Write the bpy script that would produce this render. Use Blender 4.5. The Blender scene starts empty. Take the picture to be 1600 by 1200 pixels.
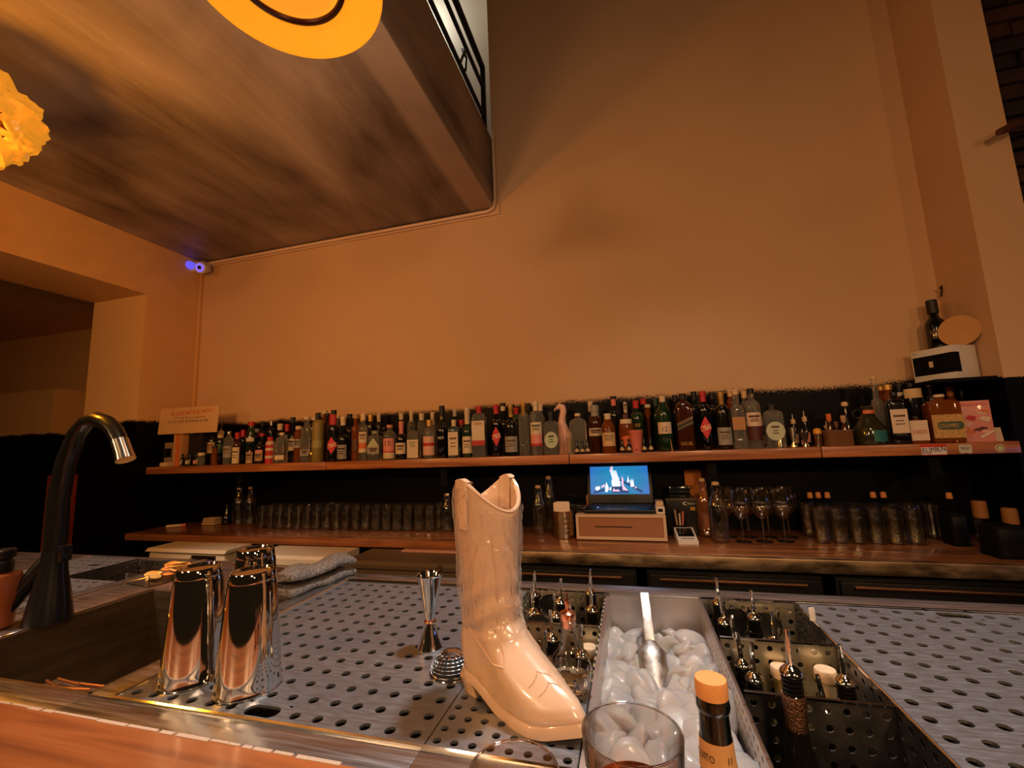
import bpy, bmesh, math, random
from math import sin, cos, pi, radians, sqrt, atan2
from mathutils import Vector, Matrix

# ------------------------------------------------------------------ camera, world, exposure, lamps
sc = bpy.context.scene
COL = sc.collection
cam_d = bpy.data.cameras.new('camera'); cam = bpy.data.objects.new('camera', cam_d); COL.objects.link(cam)
YAW, PITCH, ROLL, F = radians(15.128), radians(7.726), radians(-2.240), 671.0
_fw = Vector((-sin(YAW)*cos(PITCH), cos(YAW)*cos(PITCH), sin(PITCH)))
_rt = Vector((cos(YAW), sin(YAW), 0)); _up = _rt.cross(_fw)
_r2 = cos(ROLL)*_rt + sin(ROLL)*_up; _u2 = -sin(ROLL)*_rt + cos(ROLL)*_up
_m = Matrix((_r2, _u2, -_fw)).transposed().to_4x4(); _m.translation = Vector((0, 0, 1.30))
cam.matrix_world = _m
cam_d.sensor_fit = 'HORIZONTAL'; cam_d.sensor_width = 36.0; cam_d.lens = 36.0*F/1600.0
cam_d.clip_start = 0.02
sc.camera = cam

w = bpy.data.worlds.new('world'); sc.world = w; w.use_nodes = True
bg = w.node_tree.nodes['Background']; bg.inputs[0].default_value = (1.0, 0.55, 0.22, 1); bg.inputs[1].default_value = 0.012

sc.view_settings.view_transform = 'Standard'; sc.view_settings.look = 'None'
sc.view_settings.exposure = 0.12; sc.view_settings.gamma = 1.0; sc.view_settings.use_curve_mapping = False

def lamp(name, kind, loc, energy, color, size=0.05, target=None, angle=70, blend=0.6):
    d = bpy.data.lights.new(name, kind); o = bpy.data.objects.new(name, d); COL.objects.link(o)
    d.energy = energy; d.color = color; o.location = loc
    if kind in ('POINT', 'SPOT'): d.shadow_soft_size = size
    if kind == 'AREA': d.size = size
    if kind == 'SPOT': d.spot_size = radians(angle); d.spot_blend = blend
    if target is not None:
        o.rotation_euler = (Vector(target)-Vector(loc)).to_track_quat('-Z', 'Y').to_euler()
    return o
lamp('ceiling_spot_over_station', 'SPOT', (0.15, 1.30, 3.60), 205, (0.97, 0.97, 1.0), 0.10, (0.15, 0.86, 0.9), 54, 0.45)
lamp('ceiling_wall_washer', 'SPOT', (0.30, 1.30, 3.60), 24, (1.0, 0.80, 0.62), 0.10, (0.30, 1.30, 0.9), 74, 0.25)
lamp('bar_fill_right', 'SPOT', (0.50, 0.15, 2.35), 40, (1.0, 0.66, 0.42), 0.12, (0.55, 0.6, 0.0), 165, 1.0)  # unseen lamp added out of frame to light wall, boot and ice
for _x, _y, _e in ((-3.0, -1.6, 18), (-1.1, -1.2, 28), (0.9, -1.1, 32), (2.6, -1.6, 16)):
    lamp('room_fill', 'SPOT', (_x, _y, 2.15), _e*2.1, (1.0, 0.56, 0.26), 0.12, (_x*.8, 2.45, 0.9), 130, 1.0)  # unseen lamps added behind the camera for fill and glints on glass
lamp('pendant_bulb', 'POINT', (-0.72, 0.45, 2.42), 7.0, (1.0, 0.86, 0.70), 0.08)
lamp('lantern_bulb', 'POINT', (-1.90, 0.55, 2.02), 30, (1.0, 0.36, 0.02), 0.10)
lamp('mezzanine_lamp', 'POINT', (-1.5, 2.68, 4.7), 16, (1.0, 0.94, 0.82), 0.10)
lamp('left_downlight', 'SPOT', (-1.95, 0.25, 2.65), 95, (1.0, 0.93, 0.86), 0.06, (-1.95, 1.05, 0.9), 44, 0.5)
lamp('blue_glint_light', 'POINT', (2.3, 1.5, 1.05), 1.2, (0.16, 0.30, 1.0), 0.05)  # unseen blue light added off frame for glints on glasses and steel

# ------------------------------------------------------------------ materials
def lin(c):
    c = c/255.0
    return c/12.92 if c <= 0.04045 else ((c+0.055)/1.055)**2.4
def RGB(r, g, b): return (lin(r), lin(g), lin(b), 1.0)
MATS = {}
def mat(name, col, rough=0.5, metal=0.0, trans=0.0, ior=1.45, coat=0.0, emit=None, estr=0.0, bump=None, sss=0.0, var=0.0, vscale=(8, 8, 8), rvar=0.0):
    if name in MATS: return MATS[name]
    m = bpy.data.materials.new(name); m.use_nodes = True; nt = m.node_tree; b = nt.nodes['Principled BSDF']
    b.inputs['Base Color'].default_value = col; b.inputs['Roughness'].default_value = rough
    b.inputs['Metallic'].default_value = metal; b.inputs['Transmission Weight'].default_value = trans
    b.inputs['IOR'].default_value = ior; b.inputs['Coat Weight'].default_value = coat; b.inputs['Coat Roughness'].default_value = 0.05
    if sss: b.inputs['Subsurface Weight'].default_value = sss; b.inputs['Subsurface Radius'].default_value = (.02, .015, .01)
    if emit: b.inputs['Emission Color'].default_value = emit; b.inputs['Emission Strength'].default_value = estr
    if var or bump or rvar:
        tc = nt.nodes.new('ShaderNodeTexCoord'); mp = nt.nodes.new('ShaderNodeMapping'); mp.inputs['Scale'].default_value = vscale
        nt.links.new(tc.outputs['Object'], mp.inputs['Vector'])
        n = nt.nodes.new('ShaderNodeTexNoise'); n.inputs['Scale'].default_value = 1.0; n.inputs['Detail'].default_value = 8; n.inputs['Roughness'].default_value = 0.6
        nt.links.new(mp.outputs['Vector'], n.inputs['Vector'])
        if var:
            mx = nt.nodes.new('ShaderNodeMix'); mx.data_type = 'RGBA'
            mx.inputs[6].default_value = tuple(c*(1-var) for c in col[:3])+(1,); mx.inputs[7].default_value = tuple(min(1, c*(1+var)) for c in col[:3])+(1,)
            cr = nt.nodes.new('ShaderNodeMapRange'); cr.inputs[1].default_value = .3; cr.inputs[2].default_value = .7
            nt.links.new(n.outputs['Fac'], cr.inputs[0]); nt.links.new(cr.outputs[0], mx.inputs[0]); nt.links.new(mx.outputs[2], b.inputs['Base Color'])
        if rvar:
            mr = nt.nodes.new('ShaderNodeMapRange'); mr.inputs[1].default_value = .3; mr.inputs[2].default_value = .7
            mr.inputs[3].default_value = max(0.02, rough-rvar); mr.inputs[4].default_value = rough+rvar
            nt.links.new(n.outputs['Fac'], mr.inputs[0]); nt.links.new(mr.outputs[0], b.inputs['Roughness'])
        if bump:
            bp = nt.nodes.new('ShaderNodeBump'); bp.inputs['Strength'].default_value = bump[0]; bp.inputs['Distance'].default_value = bump[1]
            nt.links.new(n.outputs['Fac'], bp.inputs['Height']); nt.links.new(bp.outputs[0], b.inputs['Normal'])
    MATS[name] = m
    return m

def wood(name, c0, c1, rough=0.35, axis=0, scale=1.0, coat=0.3):
    if name in MATS: return MATS[name]
    m = bpy.data.materials.new(name); m.use_nodes = True; nt = m.node_tree; b = nt.nodes['Principled BSDF']
    b.inputs['Roughness'].default_value = rough; b.inputs['Coat Weight'].default_value = coat; b.inputs['Coat Roughness'].default_value = .15
    g = nt.nodes.new('ShaderNodeNewGeometry'); mp = nt.nodes.new('ShaderNodeMapping')
    s = [26*scale, 26*scale, 26*scale]; s[axis] = 1.6*scale; mp.inputs['Scale'].default_value = s
    nt.links.new(g.outputs['Position'], mp.inputs['Vector'])
    n = nt.nodes.new('ShaderNodeTexNoise'); n.inputs['Scale'].default_value = 1; n.inputs['Detail'].default_value = 9; n.inputs['Distortion'].default_value = 1.3
    nt.links.new(mp.outputs[0], n.inputs['Vector'])
    r = nt.nodes.new('ShaderNodeValToRGB'); r.color_ramp.elements[0].position = .33; r.color_ramp.elements[0].color = c0
    r.color_ramp.elements[1].position = .68; r.color_ramp.elements[1].color = c1
    nt.links.new(n.outputs['Fac'], r.inputs[0]); nt.links.new(r.outputs[0], b.inputs['Base Color'])
    bp = nt.nodes.new('ShaderNodeBump'); bp.inputs['Strength'].default_value = .15; bp.inputs['Distance'].default_value = .004
    nt.links.new(n.outputs['Fac'], bp.inputs['Height']); nt.links.new(bp.outputs[0], b.inputs['Normal'])
    MATS[name] = m
    return m

def painted_wall(name, col, zline, dark=RGB(4, 4, 7), fur=0.035):
    """plaster wall with a black painted dado whose brushed top edge is ragged"""
    m = bpy.data.materials.new(name); m.use_nodes = True; nt = m.node_tree; b = nt.nodes['Principled BSDF']; L = nt.links
    g = nt.nodes.new('ShaderNodeNewGeometry'); sp = nt.nodes.new('ShaderNodeSeparateXYZ'); L.new(g.outputs['Position'], sp.inputs[0])
    def noise(sx, sz, det=3):
        mp = nt.nodes.new('ShaderNodeMapping'); mp.inputs['Scale'].default_value = (sx, sx, sz); L.new(g.outputs['Position'], mp.inputs[0])
        n = nt.nodes.new('ShaderNodeTexNoise'); n.inputs['Scale'].default_value = 1; n.inputs['Detail'].default_value = det; L.new(mp.outputs[0], n.inputs[0]); return n
    b.inputs['Specular IOR Level'].default_value = .12
    n1 = noise(5.0, .3, 3); n2 = noise(380, 110, 5)
    def mth(op, a, bb):
        x = nt.nodes.new('ShaderNodeMath'); x.operation = op
        for i, v in enumerate((a, bb)):
            if isinstance(v, (int, float)): x.inputs[i].default_value = v
            else: L.new(v, x.inputs[i])
        return x.outputs[0]
    e = mth('ADD', mth('MULTIPLY', mth('SUBTRACT', n1.outputs['Fac'], .5), .06), mth('MULTIPLY', mth('SUBTRACT', n2.outputs['Fac'], .5), fur*3.4))
    lim = mth('ADD', e, zline)
    mask = mth('LESS_THAN', sp.outputs[2], lim)
    n3 = noise(1.6, 1.6, 6)
    mx0 = nt.nodes.new('ShaderNodeMix'); mx0.data_type = 'RGBA'; mx0.inputs[6].default_value = tuple(c*.90 for c in col[:3])+(1,); mx0.inputs[7].default_value = tuple(min(1, c*1.08) for c in col[:3])+(1,)
    L.new(n3.outputs['Fac'], mx0.inputs[0])
    mx = nt.nodes.new('ShaderNodeMix'); mx.data_type = 'RGBA'; L.new(mask, mx.inputs[0]); L.new(mx0.outputs[2], mx.inputs[6]); mx.inputs[7].default_value = dark
    L.new(mx.outputs[2], b.inputs['Base Color'])
    rr = nt.nodes.new('ShaderNodeMix'); rr.data_type = 'FLOAT'; rr.inputs[2].default_value = .62; rr.inputs[3].default_value = .45; L.new(mask, rr.inputs[0]); L.new(rr.outputs[0], b.inputs['Roughness'])
    n4 = noise(9, 9, 8); bp = nt.nodes.new('ShaderNodeBump'); bp.inputs['Strength'].default_value = .18; bp.inputs['Distance'].default_value = .01
    L.new(n4.outputs['Fac'], bp.inputs['Height']); L.new(bp.outputs[0], b.inputs['Normal'])
    MATS[name] = m
    return m

def concrete(name):
    m = bpy.data.materials.new(name); m.use_nodes = True; nt = m.node_tree; b = nt.nodes['Principled BSDF']; L = nt.links
    b.inputs['Roughness'].default_value = .6
    g = nt.nodes.new('ShaderNodeNewGeometry')
    def noise(s, det, dist=0):
        mp = nt.nodes.new('ShaderNodeMapping'); mp.inputs['Scale'].default_value = s; L.new(g.outputs['Position'], mp.inputs[0])
        n = nt.nodes.new('ShaderNodeTexNoise'); n.inputs['Scale'].default_value = 1; n.inputs['Detail'].default_value = det; n.inputs['Distortion'].default_value = dist; L.new(mp.outputs[0], n.inputs[0]); return n
    a = noise((3.2, .8, 3.2), 7, 1.2); c = noise((1.5, 1.1, 1.5), 9, 1.0); d = noise((60, 3, 60), 6)
    r = nt.nodes.new('ShaderNodeValToRGB'); r.color_ramp.elements[0].position = .34; r.color_ramp.elements[0].color = RGB(84, 68, 58); r.color_ramp.elements[1].position = .68; r.color_ramp.elements[1].color = RGB(188, 170, 154)
    ad = nt.nodes.new('ShaderNodeMix'); ad.data_type = 'FLOAT'; ad.inputs[0].default_value = .6; L.new(a.outputs['Fac'], ad.inputs[2]); L.new(c.outputs['Fac'], ad.inputs[3])
    ad2 = nt.nodes.new('ShaderNodeMix'); ad2.data_type = 'FLOAT'; ad2.inputs[0].default_value = .09; L.new(ad.outputs[0], ad2.inputs[2]); L.new(d.outputs['Fac'], ad2.inputs[3])
    L.new(ad2.outputs[0], r.inputs[0])
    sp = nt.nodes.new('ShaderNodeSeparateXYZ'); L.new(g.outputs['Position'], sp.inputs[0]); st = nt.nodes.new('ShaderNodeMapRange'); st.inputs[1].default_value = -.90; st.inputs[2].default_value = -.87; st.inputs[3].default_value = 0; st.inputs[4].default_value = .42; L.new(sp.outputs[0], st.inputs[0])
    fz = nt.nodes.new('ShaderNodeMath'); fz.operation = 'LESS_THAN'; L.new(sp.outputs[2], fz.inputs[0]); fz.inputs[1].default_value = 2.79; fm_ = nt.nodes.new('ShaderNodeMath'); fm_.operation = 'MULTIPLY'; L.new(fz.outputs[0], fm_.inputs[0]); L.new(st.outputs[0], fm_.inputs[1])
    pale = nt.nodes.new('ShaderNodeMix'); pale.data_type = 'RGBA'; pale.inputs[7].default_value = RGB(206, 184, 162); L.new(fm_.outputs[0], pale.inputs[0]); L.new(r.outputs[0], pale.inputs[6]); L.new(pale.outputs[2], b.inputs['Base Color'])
    bp = nt.nodes.new('ShaderNodeBump'); bp.inputs['Strength'].default_value = .35; bp.inputs['Distance'].default_value = .01; L.new(ad2.outputs[0], bp.inputs['Height']); L.new(bp.outputs[0], b.inputs['Normal'])
    MATS[name] = m
    return m

STEEL = mat('brushed_steel', (.52, .51, .50, 1), .34, 1.0, var=.10, vscale=(6, 140, 40), rvar=.10, bump=(.04, .001))
PLATE = mat('worn_drain_steel', (.27, .28, .30, 1), .40, .78, var=.14, vscale=(30, 190, 40), rvar=.12, bump=(.05, .001))
CHROME = mat('chrome', (.80, .79, .77, 1), .07, 1.0)
TINMAT = mat('polished_tin', (.72, .71, .69, 1), .055, 1.0, rvar=.03, vscale=(4, 4, 60))
DARKST = mat('dark_steel', (.20, .19, .18, 1), .42, 1.0, rvar=.1, vscale=(20, 20, 20))
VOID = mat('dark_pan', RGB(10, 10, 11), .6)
BLACK = mat('black_plastic', RGB(12, 12, 13), .35)
MATTEB = mat('matte_black', RGB(7, 7, 7), .65); MATTEB.node_tree.nodes['Principled BSDF'].inputs['Specular IOR Level'].default_value = .15
CREAMP = mat('beige_plastic', RGB(196, 178, 150), .42)
WHITEP = mat('white_plastic', RGB(214, 206, 196), .35)
CLEAR = mat('clear_glass', (.97, .97, .96, 1), .01, trans=1.0, ior=1.45)
def thin_glass(name, tint=(.97, .95, .90), edge=(.50, .40, .28), refl=1.5, rough=.025, haze=.0):
    """thin-walled glass: clear face on, darker and more reflective towards its edges"""
    m = bpy.data.materials.new(name); m.use_nodes = True; nt = m.node_tree; nt.nodes.clear(); L = nt.links
    o = nt.nodes.new('ShaderNodeOutputMaterial'); t = nt.nodes.new('ShaderNodeBsdfTransparent'); g = nt.nodes.new('ShaderNodeBsdfGlossy'); g.inputs['Roughness'].default_value = rough
    lw = nt.nodes.new('ShaderNodeLayerWeight'); lw.inputs[0].default_value = .5; cm = nt.nodes.new('ShaderNodeMix'); cm.data_type = 'RGBA'; cm.inputs[6].default_value = tint+(1,); cm.inputs[7].default_value = edge+(1,)
    pw = nt.nodes.new('ShaderNodeMath'); pw.operation = 'POWER'; pw.inputs[1].default_value = 2.6; L.new(lw.outputs['Facing'], pw.inputs[0]); L.new(pw.outputs[0], cm.inputs[0]); L.new(cm.outputs[2], t.inputs[0])
    f = nt.nodes.new('ShaderNodeMath'); f.operation = 'POWER'; f.inputs[1].default_value = 2.4; L.new(lw.outputs['Facing'], f.inputs[0]); mu = nt.nodes.new('ShaderNodeMath'); mu.operation = 'MULTIPLY_ADD'; mu.use_clamp = True; mu.inputs[1].default_value = .5*refl; mu.inputs[2].default_value = .05*refl; L.new(f.outputs[0], mu.inputs[0])
    mx = nt.nodes.new('ShaderNodeMixShader'); L.new(mu.outputs[0], mx.inputs[0]); L.new(t.outputs[0], mx.inputs[1]); L.new(g.outputs[0], mx.inputs[2]); hz = nt.nodes.new('ShaderNodeBsdfDiffuse'); hz.inputs[0].default_value = (.9, .72, .46, 1); m2 = nt.nodes.new('ShaderNodeMixShader'); m2.inputs[0].default_value = haze; L.new(mx.outputs[0], m2.inputs[1]); L.new(hz.outputs[0], m2.inputs[2])  # haze: amber diffuse share painted in for the glow of lit glass
    L.new(m2.outputs[0], o.inputs[0])
    MATS[name] = m
    return m
THIN = thin_glass('thin_clear_glass', edge=(.55, .40, .22), refl=2.2, haze=.003); THINF = thin_glass('tumbler_glass', (.985, .97, .95), (.16, .10, .06), 1.3, .03)
SHELFW = wood('shelf_wood', RGB(124, 68, 34), RGB(188, 116, 64), .34, 0)
CTRW = wood('counter_wood', RGB(98, 58, 32), RGB(158, 98, 58), .26, 0)
BARW = wood('bar_wood', RGB(118, 64, 32), RGB(166, 98, 52), .42, 0, .8, .08)
DARKW = wood('dark_wood', RGB(60, 24, 12), RGB(96, 40, 20), .4, 2)
CORK = mat('cork', RGB(206, 150, 92), .7, var=.12, vscale=(140, 140, 140))
PALECORK = mat('pale_cork', RGB(214, 186, 150), .65, var=.1, vscale=(140, 140, 140))

# ------------------------------------------------------------------ mesh helpers
class MB:
    def __init__(s): s.v = []; s.f = []
    def add(s, vs, fs):
        o = len(s.v); s.v += [tuple(p) for p in vs]; s.f += [tuple(i+o for i in f) for f in fs]; return s
    def box(s, x0, x1, y0, y1, z0, z1, bev=0.0):
        if bev <= 0:
            vs = [(x, y, z) for z in (z0, z1) for y in (y0, y1) for x in (x0, x1)]
            return s.add(vs, [(0, 2, 3, 1), (4, 5, 7, 6), (0, 1, 5, 4), (2, 6, 7, 3), (0, 4, 6, 2), (1, 3, 7, 5)])
        bm = bmesh.new(); bmesh.ops.create_cube(bm, size=1.0)
        for q in bm.verts: q.co = ((x0+x1)/2+q.co.x*(x1-x0), (y0+y1)/2+q.co.y*(y1-y0), (z0+z1)/2+q.co.z*(z1-z0))
        bmesh.ops.bevel(bm, geom=bm.edges[:], offset=bev, segments=2, profile=.6, affect='EDGES')
        bm.verts.index_update(); s.add([q.co[:] for q in bm.verts], [[q.index for q in f.verts] for f in bm.faces]); bm.free(); return s
    def lathe(s, prof, seg=20, cx=0, cy=0, cz=0, sq=None, cap0=True, cap1=True, a0=0.0):
        vs = []
        for i, p in enumerate(prof):
            r, z = p[0], p[1]; n = sq[i] if sq else 2
            for k in range(seg):
                a = a0+2*pi*k/seg; q = 1.0 if n == 2 else 1.0/((abs(cos(a))**n+abs(sin(a))**n)**(1.0/n))
                vs.append((cx+r*q*cos(a), cy+r*q*sin(a), cz+z))
        fs = []
        for i in range(len(prof)-1):
            for k in range(seg):
                k2 = (k+1) % seg; fs.append((i*seg+k, i*seg+k2, (i+1)*seg+k2, (i+1)*seg+k))
        if cap0: fs.append(tuple(range(seg-1, -1, -1)))
        if cap1: fs.append(tuple((len(prof)-1)*seg+k for k in range(seg)))
        return s.add(vs, fs)
    def tube(s, pts, rad, seg=8, caps=True):
        pts = [Vector(p) for p in pts]; n = len(pts); rads = rad if isinstance(rad, (list, tuple)) else [rad]*n
        vs = []; ref = None
        for i in range(n):
            t = (pts[min(i+1, n-1)]-pts[max(i-1, 0)]).normalized()
            if ref is None: ref = Vector((0, 0, 1)) if abs(t.z) < .9 else Vector((1, 0, 0))
            x = ref-t*ref.dot(t)
            if x.length < 1e-5: x = t.orthogonal()
            x.normalize(); y = t.cross(x); ref = x
            for k in range(seg):
                a = 2*pi*k/seg; vs.append(pts[i]+(x*cos(a)+y*sin(a))*rads[i])
        fs = []
        for i in range(n-1):
            for k in range(seg):
                k2 = (k+1) % seg; fs.append((i*seg+k, i*seg+k2, (i+1)*seg+k2, (i+1)*seg+k))
        if caps: fs.append(tuple(range(seg-1, -1, -1))); fs.append(tuple((n-1)*seg+k for k in range(seg)))
        return s.add(vs, fs)
    def torus(s, R, r, c=(0, 0, 0), seg=32, sub=8, ax='z', sx=1, sy=1):
        pts = []
        for i in range(seg):
            a = 2*pi*i/seg; row = []
            for k in range(sub):
                b = 2*pi*k/sub; q = R+r*cos(b); P = (q*cos(a)*sx, q*sin(a)*sy, r*sin(b))
                if ax == 'y': P = (P[0], P[2], P[1])
                if ax == 'x': P = (P[2], P[0], P[1])
                row.append((P[0]+c[0], P[1]+c[1], P[2]+c[2]))
            pts += row
        fs = [(i*sub+k, ((i+1) % seg)*sub+k, ((i+1) % seg)*sub+(k+1) % sub, i*sub+(k+1) % sub) for i in range(seg) for k in range(sub)]
        return s.add(pts, fs)
    def prism(s, poly, y0, y1, plane='xz'):
        n = len(poly); mk = (lambda p, h: (p[0], h, p[1])) if plane == 'xz' else ((lambda p, h: (h, p[0], p[1])) if plane == 'yz' else (lambda p, h: (p[0], p[1], h)))
        vs = [mk(p, y0) for p in poly]+[mk(p, y1) for p in poly]
        fs = [tuple(range(n)), tuple(range(2*n-1, n-1, -1))]+[(i, i+n, (i+1) % n+n, (i+1) % n) for i in range(n)]
        return s.add(vs, fs)
    def build(s, name, material, parent=None, loc=(0, 0, 0), rot=(0, 0, 0), sharp=35, recalc=True):
        me = bpy.data.meshes.new(name); me.from_pydata(s.v, [], s.f)
        if recalc:
            bm = bmesh.new(); bm.from_mesh(me); bmesh.ops.recalc_face_normals(bm, faces=bm.faces); bm.to_mesh(me); bm.free()
        me.update(); me.shade_smooth(); me.set_sharp_from_angle(angle=radians(sharp))
        if material is not None: me.materials.append(material)
        o = bpy.data.objects.new(name, me); COL.objects.link(o); o.location = loc; o.rotation_euler = rot
        if parent is not None: o.parent = parent
        return o
def tag(o, label=None, cat=None, group=None, kind=None):
    if label: o['label'] = label
    if cat: o['category'] = cat
    if group: o['group'] = group
    if kind: o['kind'] = kind
    return o
def thing(name, label, cat, loc=(0, 0, 0), rz=0.0, group=None):
    o = bpy.data.objects.new(name, None); COL.objects.link(o); o.location = loc; o.rotation_euler = (0, 0, rz); o.empty_display_size = .05
    return tag(o, label, cat, group)
def struct(name, mb, m, parent=None):
    o = mb.build(name, m, parent)
    if parent is None: o['kind'] = 'structure'
    return o
def dup(root, loc, rz=None, label=None, group=None):
    r = root.copy(); COL.objects.link(r); r.location = loc
    if rz is not None: r.rotation_euler = (r.rotation_euler[0], r.rotation_euler[1], rz)
    if label: r['label'] = label
    if group: r['group'] = group
    for ch in list(root.children):
        c = ch.copy(); COL.objects.link(c); c.parent = r
        for g in ch.children:
            d = g.copy(); COL.objects.link(d); d.parent = c
    return r

_tc = {}
def text_geo(body):
    """flat triangles of a line (or lines) of lettering, centred, height of a capital about 0.7"""
    if body in _tc: return _tc[body]
    cu = bpy.data.curves.new('txt', 'FONT'); cu.body = body; cu.align_x = 'CENTER'; cu.align_y = 'CENTER'; cu.resolution_u = 2; cu.space_line = .85
    o = bpy.data.objects.new('txt', cu); COL.objects.link(o); bpy.context.view_layer.update()
    dg = bpy.context.evaluated_depsgraph_get(); e = o.evaluated_get(dg); me = e.to_mesh()
    vs = [v.co[:2] for v in me.vertices]; fs = [tuple(p.vertices) for p in me.polygons]
    e.to_mesh_clear(); bpy.data.objects.remove(o); bpy.data.curves.remove(cu)
    xs = [v[0] for v in vs]; ys = [v[1] for v in vs]; cx, cy = (min(xs)+max(xs))/2, (min(ys)+max(ys))/2
    _tc[body] = ([(x-cx, y-cy) for x, y in vs], fs, max(xs)-min(xs), max(ys)-min(ys))
    return _tc[body]
def lettering(body, width, height, m, parent, zc, y=0.0, R=None, xoff=0.0, slant=0.0, name='lettering', keep=False):
    """lettering facing local -Y at height zc; wrapped round radius R when given"""
    vs, fs, W, H = text_geo(body); sx = width/W; sy = height/H
    if keep: sx = sy = min(sx, sy)
    out = []
    for x, z in vs:
        X = x*sx+xoff; Z = z*sy+zc+X*slant
        if R: out.append((R*sin(X/R), -R*cos(X/R), Z))
        else: out.append((X, y, Z))
    mb = MB(); mb.add(out, fs)
    return mb.build(name, m, parent, recalc=False)

def perf(mb, o, u, v, nu, nv, pu, pv, r, th, skip=(), seg=10, margin=0.0):
    """perforated sheet: nu x nv square cells, each with a round hole; th = vector through the sheet"""
    o, u, v, th = Vector(o), Vector(u), Vector(v), Vector(th)
    angs = [2*pi*(k+.5)/seg for k in range(seg)]
    for i in range(nu):
        for j in range(nv):
            c = o+u*(pu*(i+.5))+v*(pv*(j+.5))
            if (i, j) in skip:
                mb.add([c-u*pu/2-v*pv/2, c+u*pu/2-v*pv/2, c+u*pu/2+v*pv/2, c-u*pu/2+v*pv/2], [(0, 1, 2, 3)]) if skip[(i, j)] else None
                continue
            vs = []; ring = []; sqr = []; low = []
            for a in angs:
                ca, sa = cos(a), sin(a); k = 1/max(abs(ca), abs(sa))
                ring.append(c+(u*ca+v*sa)*r); low.append(c+(u*ca+v*sa)*r+th); sqr.append(c+u*(ca*k*pu/2)+v*(sa*k*pv/2))
            cor = [c+u*(s*pu/2)+v*(t*pv/2) for s, t in ((1, 1), (-1, 1), (-1, -1), (1, -1))]
            vs = ring+sqr+low+cor; n = seg; fs = []
            for k in range(n):
                k2 = (k+1) % n
                q1 = int(((angs[k]+pi/4) % (2*pi))//(pi/2)); q2 = int(((angs[k2]+pi/4) % (2*pi))//(pi/2))
                if q1 != q2: fs.append((k, n+k, 3*n+q1, n+k2, k2))
                else: fs.append((k, n+k, n+k2, k2))
                fs.append((k, k2, 2*n+k2, 2*n+k))
            mb.add(vs, fs)
    return mb

# ------------------------------------------------------------------ the room
WALLM = painted_wall('plaster_back', RGB(206, 166, 126), 1.515)
PILM = painted_wall('plaster_pillar', RGB(206, 166, 126), 1.485, fur=.006)
COLM = painted_wall('plaster_column', RGB(216, 170, 112), 1.535, fur=.02)
BEAMM = mat('plaster_beam', RGB(216, 170, 112), .6, bump=(.15, .01), vscale=(9, 9, 9), var=.06)
UPM = mat('upstairs_plaster', RGB(200, 194, 180), .6, bump=(.1, .01), vscale=(6, 6, 6))
CONC = concrete('board_marked_concrete')
struct('floor', MB().box(-8, 4, -1.5, 4.0, -.1, 0), mat('dark_floor_tile', RGB(40, 30, 24), .5))
wb = MB().box(-3.12, -.735, 2.45, 2.6, 0, 2.775).box(-.735, 1.46, 2.45, 3.0, 0, 6.0)
struct('wall_back', wb, WALLM)
struct('wall_back_upstairs', MB().box(-6, -.735, 2.86, 3.0, 3.2, 6.0), UPM)
struct('floor_mezzanine_strip', MB().box(-6, -.735, 2.45, 2.86, 3.0, 3.27), CONC)
struct('wall_left_column', MB().box(-3.62, -3.12, 2.07, 2.6, 0, 2.40), COLM)
struct('trim_beam', MB().box(-3.62, -3.12, -1.5, 2.6, 2.40, 2.775), BEAMM)
struct('wall_left_room', MB().box(-8, -3.62, 2.95, 3.1, 0, 2.6), COLM)
struct('wall_left_room_block', MB().box(-8, -4.95, 2.6, 2.95, 0, 1.935), COLM)
struct('ceiling_left_room', MB().box(-8, -3.62, -1.5, 3.1, 2.6, 2.70), BEAMM)
struct('ceiling_mezzanine_slab', MB().box(-8, -.735, -1.5, 2.45, 2.775, 3.27, .012), CONC)
struct('wall_right_pillar', MB().box(1.46, 1.635, 2.174, 2.6, 0, 6.0), PILM)
struct('ceiling', MB().box(-8, 4, -1.5, 3.0, 6.0, 6.1), BEAMM)

# brick wall past the pillar
bw = MB().box(1.635, 2.6, 2.42, 2.6, 0, 6.0)
wr = struct('wall_right', bw, mat('brick_mortar', RGB(34, 24, 18), .8))
BRK = [mat('old_brick_%s' % n, c, .75, bump=(.5, .01), vscale=(18, 18, 18), var=.25) for n, c in (('red', RGB(66, 36, 24)), ('brown', RGB(52, 32, 22)), ('dark', RGB(40, 26, 20)))]
rng = random.Random(3)
bmsh = []
for k in range(3):
    m_ = MB(); m_.box(-.115, .115, -.02, .04, -.034, .034, .006)
    o_ = m_.build('brick', BRK[k], None); bmsh.append(o_.data); bpy.data.objects.remove(o_)
for r_ in range(30):
    for c_ in range(3):
        o_ = bpy.data.objects.new('brick', bmsh[rng.randrange(3)]); COL.objects.link(o_); o_.parent = wr
        o_.location = (1.76+.245*c_+(.12 if r_ % 2 else 0), 2.40+rng.uniform(-.006, .008), 1.52+r_*.082); o_.rotation_euler = (0, 0, rng.uniform(-.02, .02))

# cable trunking round the slab and down the corner
TRUNK = mat('painted_trunking', RGB(226, 190, 160), .5)
tr = MB(); tr.tube([(-.722, 2.437, 3.30), (-.722, 2.437, 2.83), (-.735, 2.437, 2.775), (-.77, 2.437, 2.757), (-3.10, 2.437, 2.757)], .011, 8)
tr.tube([(-.700, 2.44, 3.28), (-.700, 2.44, 2.735), (-3.10, 2.44, 2.738)], .006, 6)
struct('trim_1', tr, TRUNK)
struct('trim_2', MB().box(-3.119, -3.098, 2.43, 2.449, 1.24, 2.72, .003), mat('painted_corner_pipe', RGB(210, 160, 104), .5))

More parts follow.
